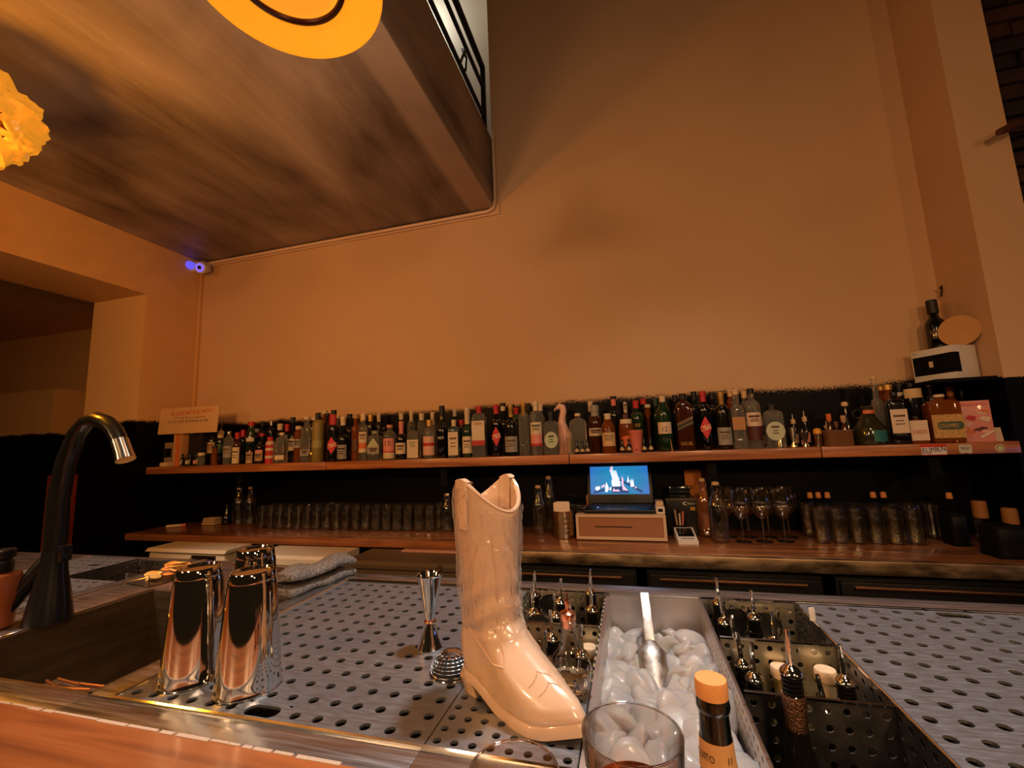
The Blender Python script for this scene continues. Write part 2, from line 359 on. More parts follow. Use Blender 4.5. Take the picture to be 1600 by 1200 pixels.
# mezzanine railing
IRON = mat('black_iron', RGB(8, 8, 8), .5)
rl = thing('mezzanine_railing', 'black iron railing with three bars along the edge of the concrete mezzanine', 'railing', (-.765, 2.4, 3.27))
for z, r_ in ((.115, .010), (.325, .010), (.475, .015)):
    MB().box(-r_, r_, -3.6, .0, z-r_, z+r_, .003).build('rail', IRON, rl)
MB().box(-.014, .014, -.014, .014, 0, .49, .003).build('post', IRON, rl)
MB().box(-.02, .02, -2.2, -2.16, 0, .50, .003).build('post', IRON, rl)
MB().tube([(0, -.42, .1), (.025, -.43, .14), (.03, -.40, .2), (.005, -.38, .24), (.02, -.36, .20), (.028, -.40, .08)], .007, 6).build('cable_tie', IRON, rl)

# ------------------------------------------------------------------ lamps of the place
AMB = mat('amber_glass_glow', RGB(255, 176, 48), .25, emit=RGB(255, 160, 28), estr=.76, coat=.4, var=.12, vscale=(9, 9, 9))
AMB2 = mat('amber_glass_dome', RGB(236, 170, 70), .18, emit=RGB(244, 160, 44), estr=.66, coat=.5)
pd = thing('pendant_lamp', 'round amber glass pendant lamp with wide flat brim hanging near the concrete soffit', 'pendant lamp', (-.637, .638, 2.30))
MB().lathe([(.112, .012), (.160, .002), (.196, -.006), (.200, -.002), (.198, .004), (.160, .014), (.112, .030)], 64, cap0=False, cap1=False).build('brim', AMB, pd)
MB().torus(.116, .007, (0, 0, .012), 64, 8).build('ring', mat('dark_brass', RGB(60, 26, 14), .3, .6), pd)
MB().lathe([(.112, .016), (.104, .05), (.085, .085), (.05, .11), (.018, .12)], 48, cap0=False).build('glass_dome', AMB2, pd)
MB().lathe([(.02, .118), (.022, .17), (.010, .18), (.004, .19), (.004, .475)], 16).build('cord', MATTEB, pd)

ln = thing('lantern', 'crumpled amber glass lantern with dark holes at the upper left', 'lantern', (-2.09, .78, 2.48))
bm = bmesh.new(); bmesh.ops.create_icosphere(bm, subdivisions=5, radius=.19)
from mathutils import noise as mnoise
for q in bm.verts:
    p = q.co.normalized(); n_ = mnoise.noise(p*2.6)*.20+abs(mnoise.noise(p*5.5+Vector((3, 1, 2))))*.16
    q.co = p*(.19*(.93+n_)); q.co.z *= .88
kill = [f for f in bm.faces if mnoise.noise(f.calc_center_median().normalized()*5.2+Vector((9, 4, 7))) > .44]
bmesh.ops.delete(bm, geom=kill, context='FACES')
bm.verts.index_update(); mb = MB(); mb.add([q.co[:] for q in bm.verts], [[q.index for q in f.verts] for f in bm.faces]); bm.free()
sh = mb.build('shade', mat('amber_crumpled_glass', RGB(214, 130, 40), .3, emit=RGB(255, 168, 40), estr=.48, coat=.4, var=.35, vscale=(14, 14, 14)), ln, sharp=32)
so = sh.modifiers.new('thick', 'SOLIDIFY'); so.thickness = .006
MB().lathe([(.12, -.06), (.15, 0), (.12, .08), (.05, .12)], 20).build('inner_core', mat('dark_amber_core', RGB(120, 52, 12), .5, emit=RGB(120, 50, 8), estr=.12), ln)
MB().tube([(0, 0, .12), (0, 0, .295)], .006, 6).build('cord', MATTEB, ln)

sp_ = thing('ceiling_projector', 'small dark grey housing with green light under the soffit, at the upper left edge', 'projector', (-2.02, .62, 2.70))
MB().box(-.09, .09, -.06, .06, -.09, .055, .012).build('housing', mat('grey_housing', RGB(52, 54, 56), .45), sp_)
MB().box(-.012, .012, -.02, .02, .055, .075).build('bracket', MATTEB, sp_)
MB().lathe([(.016, -.004), (.020, 0), (.016, .004)], 16).build('green_led', mat('green_led', RGB(60, 220, 160), .3, emit=RGB(60, 255, 170), estr=1.5), sp_, (.03, -.062, .01), (pi/2, 0, 0))

# security camera with its ring of blue diodes, and the second glow beside it
BLUE = mat('blue_led', RGB(90, 80, 255), .3, emit=RGB(84, 70, 255), estr=2.6)
cc = thing('security_camera', 'small white security camera with glowing blue diodes in the corner under the soffit', 'camera', (-3.03, 2.36, 2.70))
MB().box(-.10, .02, 0, .075, -.025, .045, .012).build('body', WHITEP, cc)
MB().lathe([(.040, 0), (.044, .02), (.040, .035), (.030, .04)], 24).build('lens_barrel', WHITEP, cc, (.035, 0, -.02), (pi/2+.25, 0, .25))
MB().lathe([(.012, .040), (.014, .046), (.006, .049)], 16).build('lens', BLACK, cc, (.035, 0, -.02), (pi/2+.25, 0, .25))
for k in range(10):
    a = 2*pi*k/10; MB().lathe([(.004, .038), (.0065, .043), (.003, .047)], 8, cx=.025*cos(a), cy=.025*sin(a)).build('diode', BLUE, cc, (.035, 0, -.02), (pi/2+.25, 0, .25))
MB().lathe([(.014, -.028), (.030, -.018), (.034, 0), (.028, .02), (.012, .029)], 16).build('status_lamp', mat('blue_status_lamp', RGB(96, 88, 240), .4, emit=RGB(92, 84, 240), estr=.95), cc, (-.085, -.01, .018))

# rope end / cable stub on the pillar
tag(MB().tube([(1.535, 2.08, 2.475), (1.60, 2.10, 2.505), (1.72, 2.2, 2.56), (1.9, 2.36, 2.62), (1.95, 2.40, 2.63)], [.014, .016, .012, .012, .012], 8).build('cable_stub', mat('brown_cable', RGB(84, 46, 24), .6)), 'brown cable end sticking out past the right pillar edge', 'cable')

# red brown board and pale block far left
tag(MB().box(-4.13, -3.87, 2.18, 2.24, 0, 1.192, .006).build('wooden_board', wood('red_board', RGB(120, 40, 18), RGB(150, 58, 26), .5, 2)), 'red brown wooden board standing left of the column behind the faucet', 'board')

# ------------------------------------------------------------------ bottle shelf on the back wall
sf = thing('bottle_shelf', 'long thick brown wooden shelf full of bottles along the back wall', 'shelf', (0, 2.30, 1.183))
for a, b_ in ((-3.12, -1.719), (-1.715, -.306), (-.302, .78), (.784, 1.455)):
    MB().box(a, b_, -.15, .15, 0, .046, .004).build('plank', SHELFW, sf)
for x in (-2.4, -1.0, .35, 1.2):
    MB().box(x-.02, x+.02, -.10, .15, -.10, 0).build('bracket', MATTEB, sf)
def flat_sticker(name, label, x0, x1, z0, z1, m):
    o = MB().box(x0, x1, -.0012, 0, z0, z1).build(name, m, None, (0, 2.1495, 0)); tag(o, label, 'sticker'); return o
INK = mat('black_ink', RGB(16, 12, 12), .6)
REDI = mat('red_ink', RGB(196, 34, 28), .5)
s1 = thing('sticker', 'red and white sticker with black scribbled lettering on the shelf edge', 'sticker', (1.176, 2.149, 1.204))
MB().box(-.042, .042, -.001, .0, -.019, .011).build('white_field', mat('sticker_white', RGB(206, 196, 186), .4), s1)
MB().box(-.042, .042, -.001, .0, .011, .021).build('red_field', REDI, s1)
MB().box(-.042, .042, -.001, .0, -.0215, -.019).build('red_field', REDI, s1)
lettering('ELJMKN', .078, .028, INK, s1, -.003, y=-.0016, slant=.12)
s2 = thing('sticker', 'white torn sticker with black writing on the shelf edge', 'sticker', (1.279, 2.149, 1.203))
MB().prism([(-.021, -.012), (-.012, -.017), (.004, -.013), (.012, -.018), (.021, -.014), (.021, .018), (-.021, .018)], -.001, 0).build('paper', mat('sticker_grey', RGB(190, 180, 160), .5), s2)
lettering('MULEY', .028, .012, INK, s2, .003, y=-.0016)
s3 = thing('sticker', 'round cream sticker at the right end of the shelf edge', 'sticker', (1.389, 2.149, 1.203))
MB().lathe([(.016, 0), (.016, .001)], 24).build('paper', mat('sticker_cream', RGB(196, 184, 140), .5), s3, (0, 0, 0), (pi/2, 0, 0))
MB().torus(.011, .001, (0, -.0015, 0), 24, 5, 'y').build('print', INK, s3)

# ------------------------------------------------------------------ back counter
bc = thing('back_counter', 'brown wooden back counter with a worn steel front edge', 'counter', (0, 2.2, .825))
MB().box(-3.115, -.65, -.15, .245, -.04, 0, .005).build('worktop', CTRW, bc)
MB().box(-.648, 1.46, -.27, .245, -.04, 0, .005).build('worktop', CTRW, bc)
MB().box(-.66, 1.46, -.30, -.272, -.050, .001, .006).build('steel_edge', mat('worn_edge_steel', RGB(176, 148, 112), .42, 1.0, var=.25, vscale=(9, 9, 30), rvar=.14, bump=(.25, .004)), bc)
MB().box(-3.11, 1.45, .0, .245, -.825, -.042).build('carcass', MATTEB, bc)
for x0, x1, nm in ((-.62, -.02, 0), (.02, .66, 1), (.70, 1.40, 2)):
    fr = thing('undercounter_fridge', ('dark undercounter fridge front below the steel edge, behind the boot', 'dark undercounter fridge front below the cash drawer, with a long bright handle', 'dark undercounter fridge front below the steel edge, at the right')[nm], 'fridge', (x0, 1.96, 0))
    MB().box(0, x1-x0, 0, .22, .03, .77, .006).build('body', BLACK, fr)
    d_ = MB().box(.01, x1-x0-.01, -.02, 0, .06, .74, .006).build('door', BLACK, fr)
    MB().box(.05, x1-x0-.06, -.034, -.02, .715, .728, .004).build('handle', mat('copper_steel', RGB(190, 140, 104), .3, 1.0), d_)
    MB().box(.0, x1-x0, 0, .22, 0, .03).build('plinth', MATTEB, fr)

# lidded machines under the left part of the counter
def chest(name, label, x0, x1, y0, y1, ztop, m, lid_h, dark_slot=None):
    t = thing(name, label, 'chest', ((x0+x1)/2, (y0+y1)/2, 0)); w2 = (x1-x0)/2; d2 = (y1-y0)/2
    MB().box(-w2+.012, w2-.012, -d2+.012, d2, 0, ztop-lid_h-.006, .01).build('body', m, t)
    lid = MB(); lid.prism([(-d2, ztop-lid_h), (d2, ztop-lid_h), (d2, ztop), (-d2+.015, ztop), (-d2, ztop-.014)], -w2, w2, 'yz'); l_ = lid.build('lid', m, t)
    if dark_slot: MB().box(dark_slot[0], dark_slot[1], -d2+.004, -d2+.013, ztop-.054, ztop-.030).build('display', BLACK, t)
    return t, w2, d2
chest('ice_machine', 'beige lidded machine with black display under the left counter end', -2.66, -2.10, 1.86, 2.03, .792, CREAMP, .016, (.05, .21))
t_, w_, d_ = chest('chest_cooler', 'beige chest cooler lid with a small round logo, behind the grey towel', -1.90, -1.40, 1.82, 2.02, .790, CREAMP, .042)
MB().torus(.010, .0015, (.20, -d_-.001, .768), 16, 5, 'y').build('logo', mat('logo_brown', RGB(120, 92, 70), .5), t_)
MB().box(-w_+.02, w_-.02, -d_+.001, -d_+.013, .705, .738, .003).build('moulding', CREAMP, t_)
t_, w_, d_ = chest('chest_bin', 'dark grey lidded bin behind the jigger and the left drainboard', -1.33, -.70, 1.80, 2.03, .785, mat('dark_grey_lid', RGB(84, 70, 54), .4), .03)
MB().box(-.12, w_-.02, d_-.05, d_-.01, .785, .793, .003).build('rim_strip', mat('pink_strip', RGB(190, 140, 120), .5), t_)
MB().torus(.010, .0015, (.17, -d_-.001, .770), 16, 5, 'y').build('logo', MATTEB, t_)

# ------------------------------------------------------------------ bar station (steel plane at z = .900)
Z0 = .900
dk = thing('station_deck', 'stainless steel deck of the bar station around the drainboards and sink', 'counter', (0, .9, Z0))
D = MB()
for x0, x1, y0, y1 in ((-.93, -.30, .525, .577), (-.30, 1.9, .525, .5785), (-2.9, -.93, .525, .577), (-.93, -.872, .577, 1.272), (-1.43, -.93, 1.035, 1.30), (-1.655, -1.43, .577, 1.34),
                       (-2.9, -2.205, .577, 1.345), (-2.205, -1.655, .577, .782), (-2.205, -1.655, 1.322, 1.345), (-.30, 1.9, 1.2075, 1.272), (-.872, -.30, 1.2075, 1.272)):
    D.box(x0, x1, y0-.9, y1-.9, -.035, -.0005, .0015)
D.build('deck_sheet', STEEL, dk)
E_ = MB()
for p0, p1 in (((-.872, .578), (-.872, 1.207)), ((-.872, 1.207), (1.9, 1.207)), ((-.872, .577), (-.092, .577)), ((-1.60, .577), (-1.60, 1.34)), ((-1.432, .578), (-1.432, 1.034)), ((-2.203, 1.0), (-2.203, 1.33))):
    E_.tube([(p0[0], p0[1]-.9, .0005), (p1[0], p1[1]-.9, .0005)], .0032, 6)
E_.build('raised_edge', CHROME, dk)
MB().box(-2.9, 1.9, .36, .372, -.9, -.04).box(-2.9, 1.9, -.38, -.37, -.9, -.04).build('skirt', DARKST, dk)
tag(MB().box(-2.9, 1.9, .05, .524, .862, .9025, .003).build('bar_counter', BARW), 'orange brown wooden bar top with a chipped edge in the foreground', 'bar')
# chipped pale seam along the wood
rng = random.Random(5); cs = MB(); x = -1.25
while x < -.42:
    l = rng.uniform(.015, .06); cs.box(x, x+l, .5235-rng.uniform(.001, .004), .5260, Z0, Z0+.0032); x += l+rng.uniform(0, .01)
tag(cs.build('seam_filler', mat('old_filler', RGB(190, 170, 150), .7)), 'chipped pale filler along the joint of wooden bar and steel deck', 'filler')

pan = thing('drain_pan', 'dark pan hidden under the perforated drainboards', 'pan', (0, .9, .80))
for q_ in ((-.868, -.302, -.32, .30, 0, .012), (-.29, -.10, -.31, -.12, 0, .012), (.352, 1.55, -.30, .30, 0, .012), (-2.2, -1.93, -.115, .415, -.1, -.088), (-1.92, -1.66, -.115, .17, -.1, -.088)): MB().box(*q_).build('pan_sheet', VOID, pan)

def drainboard(name, label, x0, y0, nu, nv, p, r, slots, skip=None, seg=10):
    t = thing(name, label, 'drainboard', (x0, y0, Z0)); sk = dict(skip or {}); mb = MB()
    for (i, j) in slots: sk[(i, j)] = False; sk[(i+1, j)] = False
    perf(mb, (0, 0, 0), (1, 0, 0), (0, 1, 0), nu, nv, p, p, r, (0, 0, -.004), sk, seg)
    for (i, j) in slots:       # oval finger slot across two cells
        cx, cy = (i+1)*p, (j+.5)*p; ring = []; sq = []
        for k in range(24):
            a = 2*pi*(k+.5)/24; ca, sa = cos(a), sin(a)
            ring.append((cx+(p*.42 if ca > 0 else -p*.42)+ca*p*.33, cy+sa*p*.33, 0)); kk = 1/max(abs(ca), abs(sa))
            sq.append((cx+max(-1, min(1, ca*kk))*p, cy+max(-1, min(1, sa*kk))*p/2, 0))
        low = [(a, b, -.004) for a, b, c in ring]
        mb.add(ring+sq+low, [(k, 24+k, 24+(k+1) % 24, (k+1) % 24) for k in range(24)]+[(k, (k+1) % 24, 48+(k+1) % 24, 48+k) for k in range(24)])
        mb.add([(cx-p, cy-p/2, 0), (cx+p, cy-p/2, 0), (cx+p, cy+p/2, 0), (cx-p, cy+p/2, 0), ], [])
    mb.build('perforated_sheet', PLATE, t, recalc=False)
    W_, H_ = nu*p, nv*p
    MB().box(0, W_, 0, .004, -.03, -.0045).box(0, W_, H_-.004, H_, -.03, -.0045).box(0, .004, 0, H_, -.03, -.0045).box(W_-.004, W_, 0, H_, -.03, -.0045).build('folded_rim', STEEL, t)
    return t
P1 = .0407
drainboard('drainboard', 'large perforated steel drainboard carrying the shaker tins, jigger and strainer', -.8705, .578, 14, 15, P1, .0085, [(6, 0)])
drainboard('drainboard', 'perforated steel drainboard on the right side of the station', .347, .590, 30, 15, .0407, .0085, [(6, 14), (19, 11)])
drainboard('drainboard', 'small perforated steel plate under the cream boot', -.299, .580, 8, 8, .0256, .0062, [])
drainboard('drainboard', 'narrow perforated steel plate left of the sink ledge behind the faucet', -2.20, .785, 13, 7, .0418, .008, [])
drainboard('drainboard', 'small perforated steel plate behind the narrow plate at the left', -2.20, 1.085, 7, 6, .0396, .008, [(4, 3)])

def panel(nm, parent, o, u, v, nu, nv, p, r, th, m=STEEL):
    mb = MB(); perf(mb, o, u, v, nu, nv, p, p, r, th, seg=8); return mb.build(nm, m, parent, recalc=False)
GOLDST = mat('gold_reflection_steel', (.52, .47, .33, 1), .30, .75, rvar=.06, vscale=(8, 8, 8))  # yellowish base colour stands in for gold reflections inside the wells
# left bottle well
wl = thing('bottle_well', 'perforated steel bottle well beside the boot, left of the ice', 'bottle well', (-.295, .79, 0))
MB().box(0, .20, 0, .415, .58, .60).build('well_floor', DARKST, wl)
panel('well_wall', wl, (0, .413, .62), (1, 0, 0), (0, 0, 1), 8, 11, .025, .0055, (0, .002, 0), GOLDST)
panel('well_wall', wl, (.001, 0, .62), (0, 1, 0), (0, 0, 1), 16, 11, .0255, .0055, (-.002, 0, 0), GOLDST)
panel('well_wall', wl, (.199, 0, .62), (0, 1, 0), (0, 0, 1), 16, 11, .0255, .0055, (.002, 0, 0), GOLDST)
panel('well_wall', wl, (0, .002, .62), (1, 0, 0), (0, 0, 1), 8, 11, .025, .0055, (0, -.002, 0), GOLDST)
dv = panel('divider', wl, (0, .211, .62), (1, 0, 0), (0, 0, 1), 8, 11, .025, .0055, (0, .002, 0), GOLDST)
MB().tube([(0, .211, .897), (.20, .211, .897)], .003, 6).build('divider_lip', CHROME, dv)
# right bottle well
w2 = thing('bottle_well', 'perforated steel bottle well with two dividers, right of the ice', 'bottle well', (.142, .58, 0))
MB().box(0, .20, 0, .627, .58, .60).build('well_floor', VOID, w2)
panel('well_wall', w2, (0, .625, .62), (1, 0, 0), (0, 0, 1), 8, 11, .025, .0055, (0, .002, 0), GOLDST)
panel('well_wall', w2, (.199, 0, .62), (0, 1, 0), (0, 0, 1), 25, 11, .0252, .0055, (.002, 0, 0), DARKST)
for yy, mm in ((.222, DARKST), (.415, GOLDST)):
    dv = panel('divider', w2, (0, yy, .62), (1, 0, 0), (0, 0, 1), 8, 11, .025, .0055, (0, .002, 0), mm)
    MB().tube([(0, yy, .897), (.20, yy, .897)], .003, 6).build('divider_lip', CHROME, dv)
MB().tube([(.202, 0, .899), (.202, .627, .899)], .0025, 6).build('side_lip', CHROME, w2)
# ice bin with its perforated partition
ib = thing('ice_bin', 'stainless steel ice bin between the two bottle wells', 'ice bin', (.02, .58, 0))
MB().box(-.112, .112, 0, .62, .60, .615).box(-.112, .112, .612, .626, .60, .899).box(-.112, -.104, 0, .62, .60, .899).box(-.112, .112, -.01, 0, .60, .88).build('bin_liner', mat('soft_steel', (.62, .55, .50, 1), .38, 1.0, rvar=.08, vscale=(5, 5, 60)), ib)
panel('partition', ib, (.112, 0, .615), (0, 1, 0), (0, 0, 1), 31, 14, .0200, .0038, (.002, 0, 0), mat('partition_steel', (.66, .60, .55, 1), .42, 1.0))
panel('partition', ib, (.117, 0, .615), (0, 1, 0), (0, 0, 1), 31, 14, .0200, .0038, (.002, 0, 0), DARKST)
MB().tube([(.1145, 0, .897), (.1145, .62, .897)], .003, 6).build('partition_lip', STEEL, ib)
# sink
sk = thing('sink', 'dark stainless steel sink bowl at the left of the drainboard', 'sink', (-1.18, .807, 0))
MB().box(-.25, .25, -.229, .227, .628, .64).box(-.252, -.245, -.229, .227, .63, .899).box(.243, .25, -.229, .227, .63, .899).box(-.25, .25, .22, .2275, .63, .899).box(-.25, .25, -.230, -.2235, .63, .899).build('bowl', mat('sink_steel', (.22, .165, .10, 1), .48, 1.0, rvar=.1, vscale=(5, 5, 40)), sk)
MB().torus(.045, .006, (0, 0, .642), 24, 6).build('drain_ring', CHROME, sk)
# left black well
w3 = thing('bottle_well', 'empty dark bottle well at the left behind the faucet', 'bottle well', (-1.905, 1.085, 0))
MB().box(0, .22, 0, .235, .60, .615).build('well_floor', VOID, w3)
panel('well_wall', w3, (0, .233, .62), (1, 0, 0), (0, 0, 1), 9, 11, .025, .004, (0, .002, 0), DARKST)
panel('well_wall', w3, (.001, 0, .62), (0, 1, 0), (0, 0, 1), 9, 11, .025, .004, (-.002, 0, 0), DARKST)

# ------------------------------------------------------------------ the boot
BOOT = mat('cream_glazed_ceramic', RGB(216, 184, 156), .24, coat=.7, bump=(.10, .004), vscale=(22, 22, 14), var=.05)
SEAM = mat('boot_seam_glaze', RGB(190, 140, 104), .32, coat=.4)
boot = thing('cowboy_boot', 'cream glossy cowboy boot wrapped in clear film, standing in the centre foreground', 'boot', (-.250, .725, Z0), radians(-31))
BH = .338
BT = [  # z, back, front, half width
    (.000, -.052, .187, .041), (.012, -.055, .190, .0435), (.028, -.057, .180, .0445), (.042, -.057, .162, .0445), (.056, -.056, .139, .0435), (.070, -.055, .114, .042),
    (.085, -.053, .090, .0405), (.100, -.051, .072, .040), (.120, -.050, .060, .0405), (.145, -.051, .055, .0425), (.175, -.053, .0545, .0455), (.220, -.056, .0565, .0485), (.280, -.0585, .0585, .0515), (.340, -.061, .061, .054)]
FP = [(0, 0), (.02, .40), (.06, .62), (.14, .84), (.26, .86), (.40, .86), (.52, .92), (.64, 1.0), (.74, .96), (.83, .78), (.90, .55), (.95, .36), (.985, .19), (1, 0)]
def lerp_tab(T, x):
    if x <= T[0][0]: return T[0][1:]
    for a, b in zip(T, T[1:]):
        if x <= b[0]:
            k = (x-a[0])/(b[0]-a[0]); return tuple(p+(q-p)*k for p, q in zip(a[1:], b[1:]))
    return T[-1][1:]
def smst(a, b, x):
    x = max(0, min(1, (x-a)/(b-a))); return x*x*(3-2*x)
def zb(u): return .020*(1-smst(-.004, .060, u))+.0085+.012*smst(.125, .20, u)
def boot_pt(z, a, off=0.0):
    ub, uf, w_ = lerp_tab(BT, z); ub -= off; uf += off; w_ += off
    c, l = (ub+uf)/2, (uf-ub)/2; q = cos(a); s_ = (1+q)/2
    pe = abs(sin(a)); pf = lerp_tab(FP, s_)[0]; bl = smst(.06, .135, z)
    prof = pe*bl+pf*(1-bl); u = c+l*q; v = w_*prof*(1 if sin(a) >= 0 else -1)
    # the creases at the ankle and the soft hollow of the shaft
    zz = z
    if z < .12: zz = z+zb(u)*(1-z/.12)
    if z > .20:
        top = BH-.050*max(0, cos(a))**1.6-.046*max(0, -cos(a))**1.6
        zz = .20+(z-.20)*(top-.20)/(BH-.20)
    k = .0034*sin((z-.02*cos(a-.6))*160+sin(a*2)*1.4)*smst(.085, .105, z)*(1-smst(.15, .20, z))
    if k and off == 0: u += k*cos(a); v += k*sin(a)
    return (u, v, zz)
NA = 72; zs_ = [i*.0045 for i in range(22)]+[.099+i*.0068 for i in range(36)]; zs_ = [z for z in zs_ if z < BH]+[BH]
ang = [2*pi*k/NA for k in range(NA)]
mb = MB(); rings = [[boot_pt(z, a) for a in ang] for z in zs_]
lip = [[boot_pt(BH, a, .0022) for a in ang], [(p[0], p[1], p[2]+.003) for p in [boot_pt(BH, a, .001) for a in ang]], [(p[0], p[1], p[2]+.003) for p in [boot_pt(BH, a, -.004) for a in ang]]]
inner = [[boot_pt(z, a, -.0065) for a in ang] for z in (BH-.004, .31, .28, .25, .22, .19)]
allr = rings+lip+inner
vs = [p for r_ in allr for p in r_]; fs = [(i*NA+k, i*NA+(k+1) % NA, (i+1)*NA+(k+1) % NA, (i+1)*NA+k) for i in range(len(allr)-1) for k in range(NA)]
fs.append(tuple(range(NA-1, -1, -1))); fs.append(tuple((len(allr)-1)*NA+k for k in range(NA)))
mb.add(vs, fs); mb.build('boot_body', BOOT, boot, sharp=60)
# sole with a projecting welt, and stacked heel
out = []
for k in range(64):
    a = 2*pi*(k+.5)/64; p = boot_pt(.004, a, .0045); out.append(p)
mb = MB(); n = len(out)
lo = [(p[0], p[1], zb(p[0])-.0085) for p in out]; mi = [(p[0], p[1], zb(p[0])+.0015) for p in out]; up = [(p[0]*.985, p[1]*.93, zb(p[0])+.006) for p in out]
mb.add(lo+mi+up, [(i*n+k, i*n+(k+1) % n, (i+1)*n+(k+1) % n, (i+1)*n+k) for i in range(2) for k in range(n)]+[tuple(range(n-1, -1, -1)), tuple(2*n+k for k in range(n))])
mb.build('sole', BOOT, boot, sharp=50)
hp = [(-.054, -.012), (-.050, -.026), (-.038, -.036), (-.022, -.038), (-.004, -.037), (-.004, .037), (-.022, .038), (-.038, .036), (-.050, .026), (-.054, .012)]
mb = MB(); n = len(hp)
mb.add([(p[0]*.86+.003, p[1]*.90, 0) for p in hp]+[(p[0]*.90+.002, p[1]*.95, .011) for p in hp]+[(p[0], p[1], .0215) for p in hp], [(i*n+k, i*n+(k+1) % n, (i+1)*n+(k+1) % n, (i+1)*n+k) for i in range(2) for k in range(n)]+[tuple(range(n-1, -1, -1)), tuple(2*n+k for k in range(n))])
mb.build('heel', BOOT, boot, sharp=50)
# pull straps and raised seams
for sgn in (-1, 1):
    mb = MB(); cols = 7; rows = 8; vs = []
    for i in range(rows+1):
        z = .262+(BH-.262)*i/rows
        for k in range(cols+1):
            a = sgn*pi/2+(-.27+.54*k/cols)*(.75+.25*i/rows); vs.append(boot_pt(z, a, .0040 if 0 < k < cols else .0005))
    top = [(p[0], p[1], p[2]+.0055) for p in vs[-(cols+1):]]; ins = [boot_pt(BH, sgn*pi/2+(-.27+.54*k/cols), -.008) for k in range(cols+1)]; ins2 = [boot_pt(.285, sgn*pi/2+(-.25+.50*k/cols), -.009) for k in range(cols+1)]
    vs += top+[(p[0], p[1], p[2]+.0055) for p in ins]+ins2; R_ = rows+4
    mb.add(vs, [(i*(cols+1)+k, i*(cols+1)+k+1, (i+1)*(cols+1)+k+1, (i+1)*(cols+1)+k) for i in range(R_-1) for k in range(cols)])
    mb.build('pull_strap', BOOT, boot)
def seam(path, r_=.0013, m=BOOT, o=.0004):
    P = []
    for (z0, a0), (z1, a1) in zip(path, path[1:]):
        for i in range(8): P.append(boot_pt(z0+(z1-z0)*i/8, radians(a0+(a1-a0)*i/8), o))
    P.append(boot_pt(path[-1][0], radians(path[-1][1]), o)); return MB().tube(P, r_, 6).build('seam', m, boot)
seam([(BH, 2), (.26, 3), (.15, 4)])
seam([(.262, -78), (.20, -78), (.13, -80)]); seam([(.262, -102), (.20, -102), (.12, -110)])
seam([(.275, -38), (.22, -34), (.17, -30), (.125, -36)])
seam([(.145, -150), (.115, -125), (.083, -100), (.066, -76), (.068, -60), (.084, -48), (.105, -44), (.120, -50)])
seam([(.150, 150), (.115, 125), (.083, 100), (.066, 76), (.068, 60), (.084, 48), (.105, 44), (.120, 50)])
seam([(.115, -138), (.07, -150), (.03, -158), (.004, -160)], .0009)
def bead(path):
    mb = MB()
    for (z0, a0), (z1, a1) in zip(path, path[1:]):
        for i in range(9):
            p = boot_pt(z0+(z1-z0)*i/9, radians(a0+(a1-a0)*i/9), .0002); mb.lathe([(.0003, -.001), (.0013, -.0003), (.0010, .0006), (.0002, .0010)], 6, *p)
    return mb.build('toe_stitching', BOOT, boot)
bead([(.052, -44), (.066, -20), (.060, 0), (.066, 20), (.052, 44)]); bead([(.044, -40), (.056, -16), (.050, 0), (.056, 16), (.044, 40)])
# clear film round the shaft
fm = bpy.data.materials.new('clear_film'); fm.use_nodes = True; nt = fm.node_tree; nt.nodes.clear()
o_ = nt.nodes.new('ShaderNodeOutputMaterial'); t1 = nt.nodes.new('ShaderNodeBsdfTransparent'); g1 = nt.nodes.new('ShaderNodeBsdfGlossy'); g1.inputs['Roughness'].default_value = .16
mx = nt.nodes.new('ShaderNodeMixShader'); fr = nt.nodes.new('ShaderNodeFresnel'); fr.inputs['IOR'].default_value = 1.55
mp = nt.nodes.new('ShaderNodeMapRange'); mp.inputs[3].default_value = .07; mp.inputs[4].default_value = .30; nt.links.new(fr.outputs[0], mp.inputs[0]); nt.links.new(mp.outputs[0], mx.inputs[0])
tcn = nt.nodes.new('ShaderNodeTexCoord'); nz = nt.nodes.new('ShaderNodeTexNoise'); nz.inputs['Scale'].default_value = 26; nz.inputs['Detail'].default_value = 4; nz.inputs['Distortion'].default_value = 2.2; nt.links.new(tcn.outputs['Object'], nz.inputs[0])
bp = nt.nodes.new('ShaderNodeBump'); bp.inputs['Strength'].default_value = .4; bp.inputs['Distance'].default_value = .010; nt.links.new(nz.outputs['Fac'], bp.inputs['Height']); nt.links.new(bp.outputs[0], g1.inputs['Normal']); nt.links.new(bp.outputs[0], fr.inputs['Normal'])
nt.links.new(t1.outputs[0], mx.inputs[1]); nt.links.new(g1.outputs[0], mx.inputs[2])
lw = nt.nodes.new('ShaderNodeLayerWeight'); lw.inputs[0].default_value = .5; pw = nt.nodes.new('ShaderNodeMath'); pw.operation = 'POWER'; pw.inputs[1].default_value = 3.0; nt.links.new(lw.outputs['Facing'], pw.inputs[0])
pm = nt.nodes.new('ShaderNodeMath'); pm.operation = 'MULTIPLY_ADD'; pm.inputs[1].default_value = .38; pm.inputs[2].default_value = .015; nt.links.new(pw.outputs[0], pm.inputs[0])
df = nt.nodes.new('ShaderNodeBsdfDiffuse'); df.inputs[0].default_value = (.86, .80, .74, 1); m2 = nt.nodes.new('ShaderNodeMixShader'); nt.links.new(pm.outputs[0], m2.inputs[0]); nt.links.new(mx.outputs[0], m2.inputs[1]); nt.links.new(df.outputs[0], m2.inputs[2]); nt.links.new(m2.outputs[0], o_.inputs[0])
NF = 128; angf = [2*pi*k/NF for k in range(NF)]
mb = MB(); zr = [.108+.0035*i for i in range(64)]; vs = []
